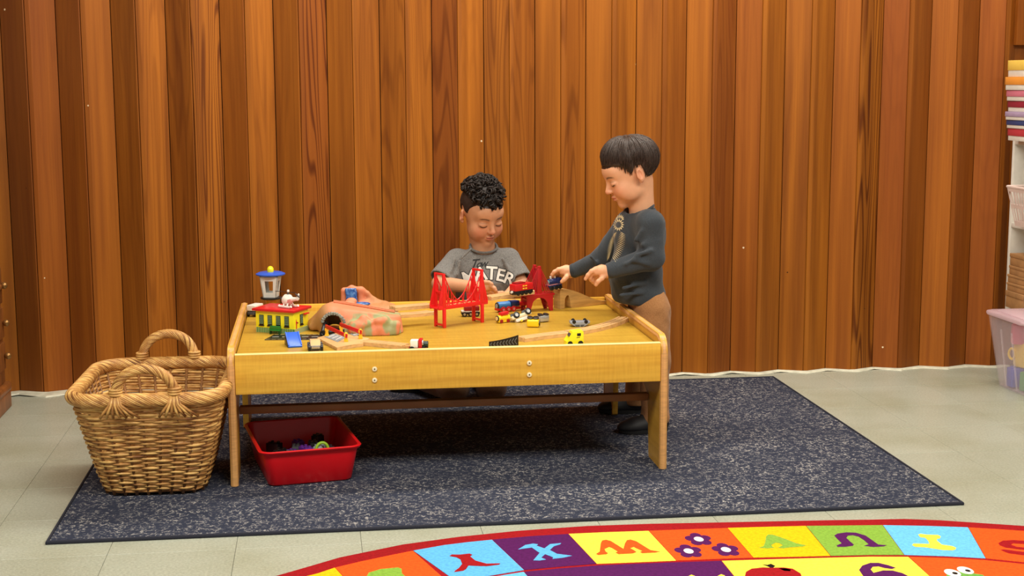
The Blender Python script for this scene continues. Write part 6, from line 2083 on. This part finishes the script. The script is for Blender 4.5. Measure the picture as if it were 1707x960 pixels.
# slotted plastic basket of craft sticks
M_PLB = mat('pale_pink_plastic', (222, 200, 190), .4, vary=.04)
pb0 = PY(1690, 372, 1.08)
bk = thing('plastic_basket', 'pale slotted plastic basket on the middle board of the white shelf', 'basket', (pb0.x + .085, 1.00, zm_ - .003))
hB = PY(1673, 310, 1.08).z - zm_
def slot_side(p0, p1, q0, q1, n, par):
    """a basket side between bottom edge p0-p1 and top edge q0-q1, with upright slots"""
    p0, p1, q0, q1 = map(Vector, (p0, p1, q0, q1))
    nn = (p1 - p0).cross(q0 - p0).normalized() * .002
    b = B()
    def cell(u0, u1, t0, t1):
        P = lambda u, t: (p0.lerp(p1, u)).lerp(q0.lerp(q1, u), t)
        q = [P(u0, t0), P(u1, t0), P(u1, t1), P(u0, t1)]
        vs = [b.bm.verts.new(v) for v in q] + [b.bm.verts.new(v + nn) for v in q]
        for fc in ((0, 1, 2, 3), (7, 6, 5, 4), (0, 4, 5, 1), (1, 5, 6, 2), (2, 6, 7, 3), (3, 7, 4, 0)):
            b.bm.faces.new([vs[i] for i in fc])
    cell(0, 1, 0, .14); cell(0, 1, .46, .56); cell(0, 1, .88, 1)
    for k in range(n + 1):
        u = k / n
        for t0, t1 in ((.14, .46), (.56, .88)):
            cell(max(u - .16 / n, 0), min(u + .16 / n, 1), t0, t1)
    return b.obj('slotted_side', M_PLB, par)
wb2, lb2, fx = .075, .085, .032
Pb = [(-wb2, -lb2, 0), (wb2, -lb2, 0), (wb2, lb2, 0), (-wb2, lb2, 0)]
Pt = [(-wb2 - fx, -lb2 - .015, hB), (wb2 + fx, -lb2 - .015, hB), (wb2 + fx, lb2 + .015, hB), (-wb2 - fx, lb2 + .015, hB)]
for k in range(4):
    slot_side(Pb[k], Pb[(k + 1) % 4], Pt[k], Pt[(k + 1) % 4], 9, bk)
b = B(); b.box((wb2 * 2, lb2 * 2, .003), (0, 0, .0015)); b.obj('bottom', M_PLB, bk)
b = B(); b.tube(Pt, .005, 8, closed=True); b.obj('rim', M_PLB, bk)
M_STK = mat('craft_stick', (176, 110, 66), .6, vary=.2, vscale=30)
for k in range(7):
    o = thing('craft_stick', ['thick', 'slim', 'long', 'short', 'pale', 'dark', 'leaning'][k] + ' orange brown wooden stick in the pale plastic basket', 'stick', (bk.location.x - .06 + k * .018, 1.00 - .03 + .01 * k, zm_ + .004), 0, 'sticks in the plastic basket')
    b = B(); b.box((.012, .10 + .01 * (k % 3), .008), (0, 0, .012 + .016 * k), rot=(.0, .1 * (k - 3), .3 * k), bev=.002); b.obj('stick', M_STK, o)
# game boxes piled on top of the shelf
cols = [('red and white', (190, 60, 70)), ('navy blue', (50, 70, 120)), ('pale lilac', (170, 150, 180)), ('dark red', (150, 40, 60)), ('pink', (210, 120, 140)), ('orange', (230, 150, 60)), ('yellow', (236, 200, 90))]
z = zt_ + .0005
ys_ = [230, 214, 200, 186, 168, 150, 128, 100]
for k, (cn, cc) in enumerate(cols):
    z1 = PY(1702, ys_[k + 1], 1.1).z
    x0 = PY(1703 - (k % 3), ys_[k], 1.05).x
    o = thing('game_box', '%s flat game box in the pile on top of the white shelf' % cn, 'box', (x0, 1.02, z), .02 * (k % 3 - 1), 'game boxes on the white shelf')
    m_ = mat('card_' + cn.replace(' ', '_'), cc, .45, vary=.06, vscale=15)
    h_ = z1 - z - .0008
    b = B(); b.box((.20, .28, h_ * .55), (.10, 0, h_ * .275), bev=.001); b.obj('box_base', M_SHELF, o)
    b = B(); b.box((.204, .284, h_ * .6), (.10, 0, h_ * .70), bev=.001); b.obj('box_lid', m_, o)
    z = z1
# translucent tote of toys on the floor
m = bpy.data.materials.new('frosted_plastic'); m.use_nodes = True
_b = m.node_tree.nodes['Principled BSDF']; _b.inputs['Base Color'].default_value = lin((232, 216, 222)); _b.inputs['Roughness'].default_value = .25
_b.inputs['Transmission Weight'].default_value = .0; _b.inputs['Alpha'].default_value = .20
M_FROST = m
m = bpy.data.materials.new('frosted_lid'); m.use_nodes = True
_b = m.node_tree.nodes['Principled BSDF']; _b.inputs['Base Color'].default_value = lin((226, 196, 204)); _b.inputs['Roughness'].default_value = .22; _b.inputs['Alpha'].default_value = .55
M_FLID = m
c0 = PZ(1662, 641, 0); c1 = PZ(1691, 656, 0)
tx0, ty1 = c0.x, c0.y
ty0 = ty1 - .17
zl_ = PY(1648, 519, ty1).z
lx0 = PY(1648, 519, ty1).x
bin_ = thing('clear_storage_bin', 'translucent plastic storage bin with pink tinted lid on the floor by the shelf', 'storage bin', (tx0 + .20, (ty0 + ty1) / 2 - .03, .0005))
HX2, HY2 = .20, (ty1 - ty0) / 2 + .03
fl = (tx0 - lx0)
b = B()
rings = [rr_path(HX2, HY2, .02, 5, 0.0), rr_path(HX2, HY2, .02, 5, .002), rr_path(HX2 + fl * .85, HY2 + fl * .85, .03, 5, zl_ - .012), rr_path(HX2 + fl * .85 - .003, HY2 + fl * .85 - .003, .028, 5, zl_ - .012), rr_path(HX2 - .003, HY2 - .003, .018, 5, .004)]
vs = ring_loft(b, rings); b.bm.faces.new(list(reversed(vs[0]))); b.bm.faces.new(vs[-1])
for yy in (-.04, .04):      # moulded ribs
    b.tube([(-HX2 - .001, yy, .01), (-HX2 - fl * .7, yy, zl_ * .8)], .004, 6)
b.obj('bin_body', M_FROST, bin_, sharp=.6)
b = B(); b.prism(rr_path(HX2 + fl, HY2 + fl, .035, 6), .012, z0=zl_ - .012, bev=.004); lid = b.obj('lid', M_FLID, bin_)
b = B(); b.prism(rr_path(HX2 + fl - .03, HY2 + fl - .03, .03, 6), .004, z0=zl_ - .0005, bev=.0015); b.obj('lid_panel', M_FLID, lid)
items = [('blue', (50, 80, 190)), ('green', (40, 150, 80)), ('purple', (110, 70, 160)), ('red', (210, 50, 70)), ('teal', (40, 130, 140)), ('yellow', (246, 206, 50)), ('orange', (240, 140, 50)), ('pink', (230, 90, 130)), ('lemon', (250, 220, 80)), ('magenta', (214, 60, 110))]
place = [(-.16, .05), (-.15, -.03), (-.10, .06), (-.09, -.06), (-.04, .0), (-.155, .03), (-.13, -.07), (-.155, .05), (-.10, .0), (-.14, -.04)]
lev = [.006, .006, .006, .006, .006, .085, .085, .165, .085, .165]
for k, ((cn, cc), (x, y)) in enumerate(zip(items, place)):
    mm = mat('block_' + cn, cc, .35)
    o = thing('toy_block', '%s plastic toy inside the translucent bin' % cn, 'toy block', (bin_.location.x + x, bin_.location.y + y, lev[k]), .4 * k, 'toys in the translucent bin')
    b = B()
    if k in (5, 8):
        b.prism(rr_path(.034, .045, .012, 4), .02, (0, 0, .04), Matrix.Rotation(PI / 2, 3, 'X') , bev=.002)
        b.obj('block', mm, o)
        b = B(); b.tube([(.04 + .014 * math.cos(a), 0, .04 + .02 * math.sin(a)) for a in [2 * PI * q / 12 for q in range(12)]], .005, 6, closed=True); b.obj('ring', mm, o)
    else:
        b.box((.055, .045, .07), (0, 0, .035), bev=.004); b.obj('block', mm, o)
        b = B()
        for sx in (-1, 1):
            b.cyl(.010, .010, .006, (sx * .014, 0, .073), seg=12)
        b.obj('studs', mm, o)
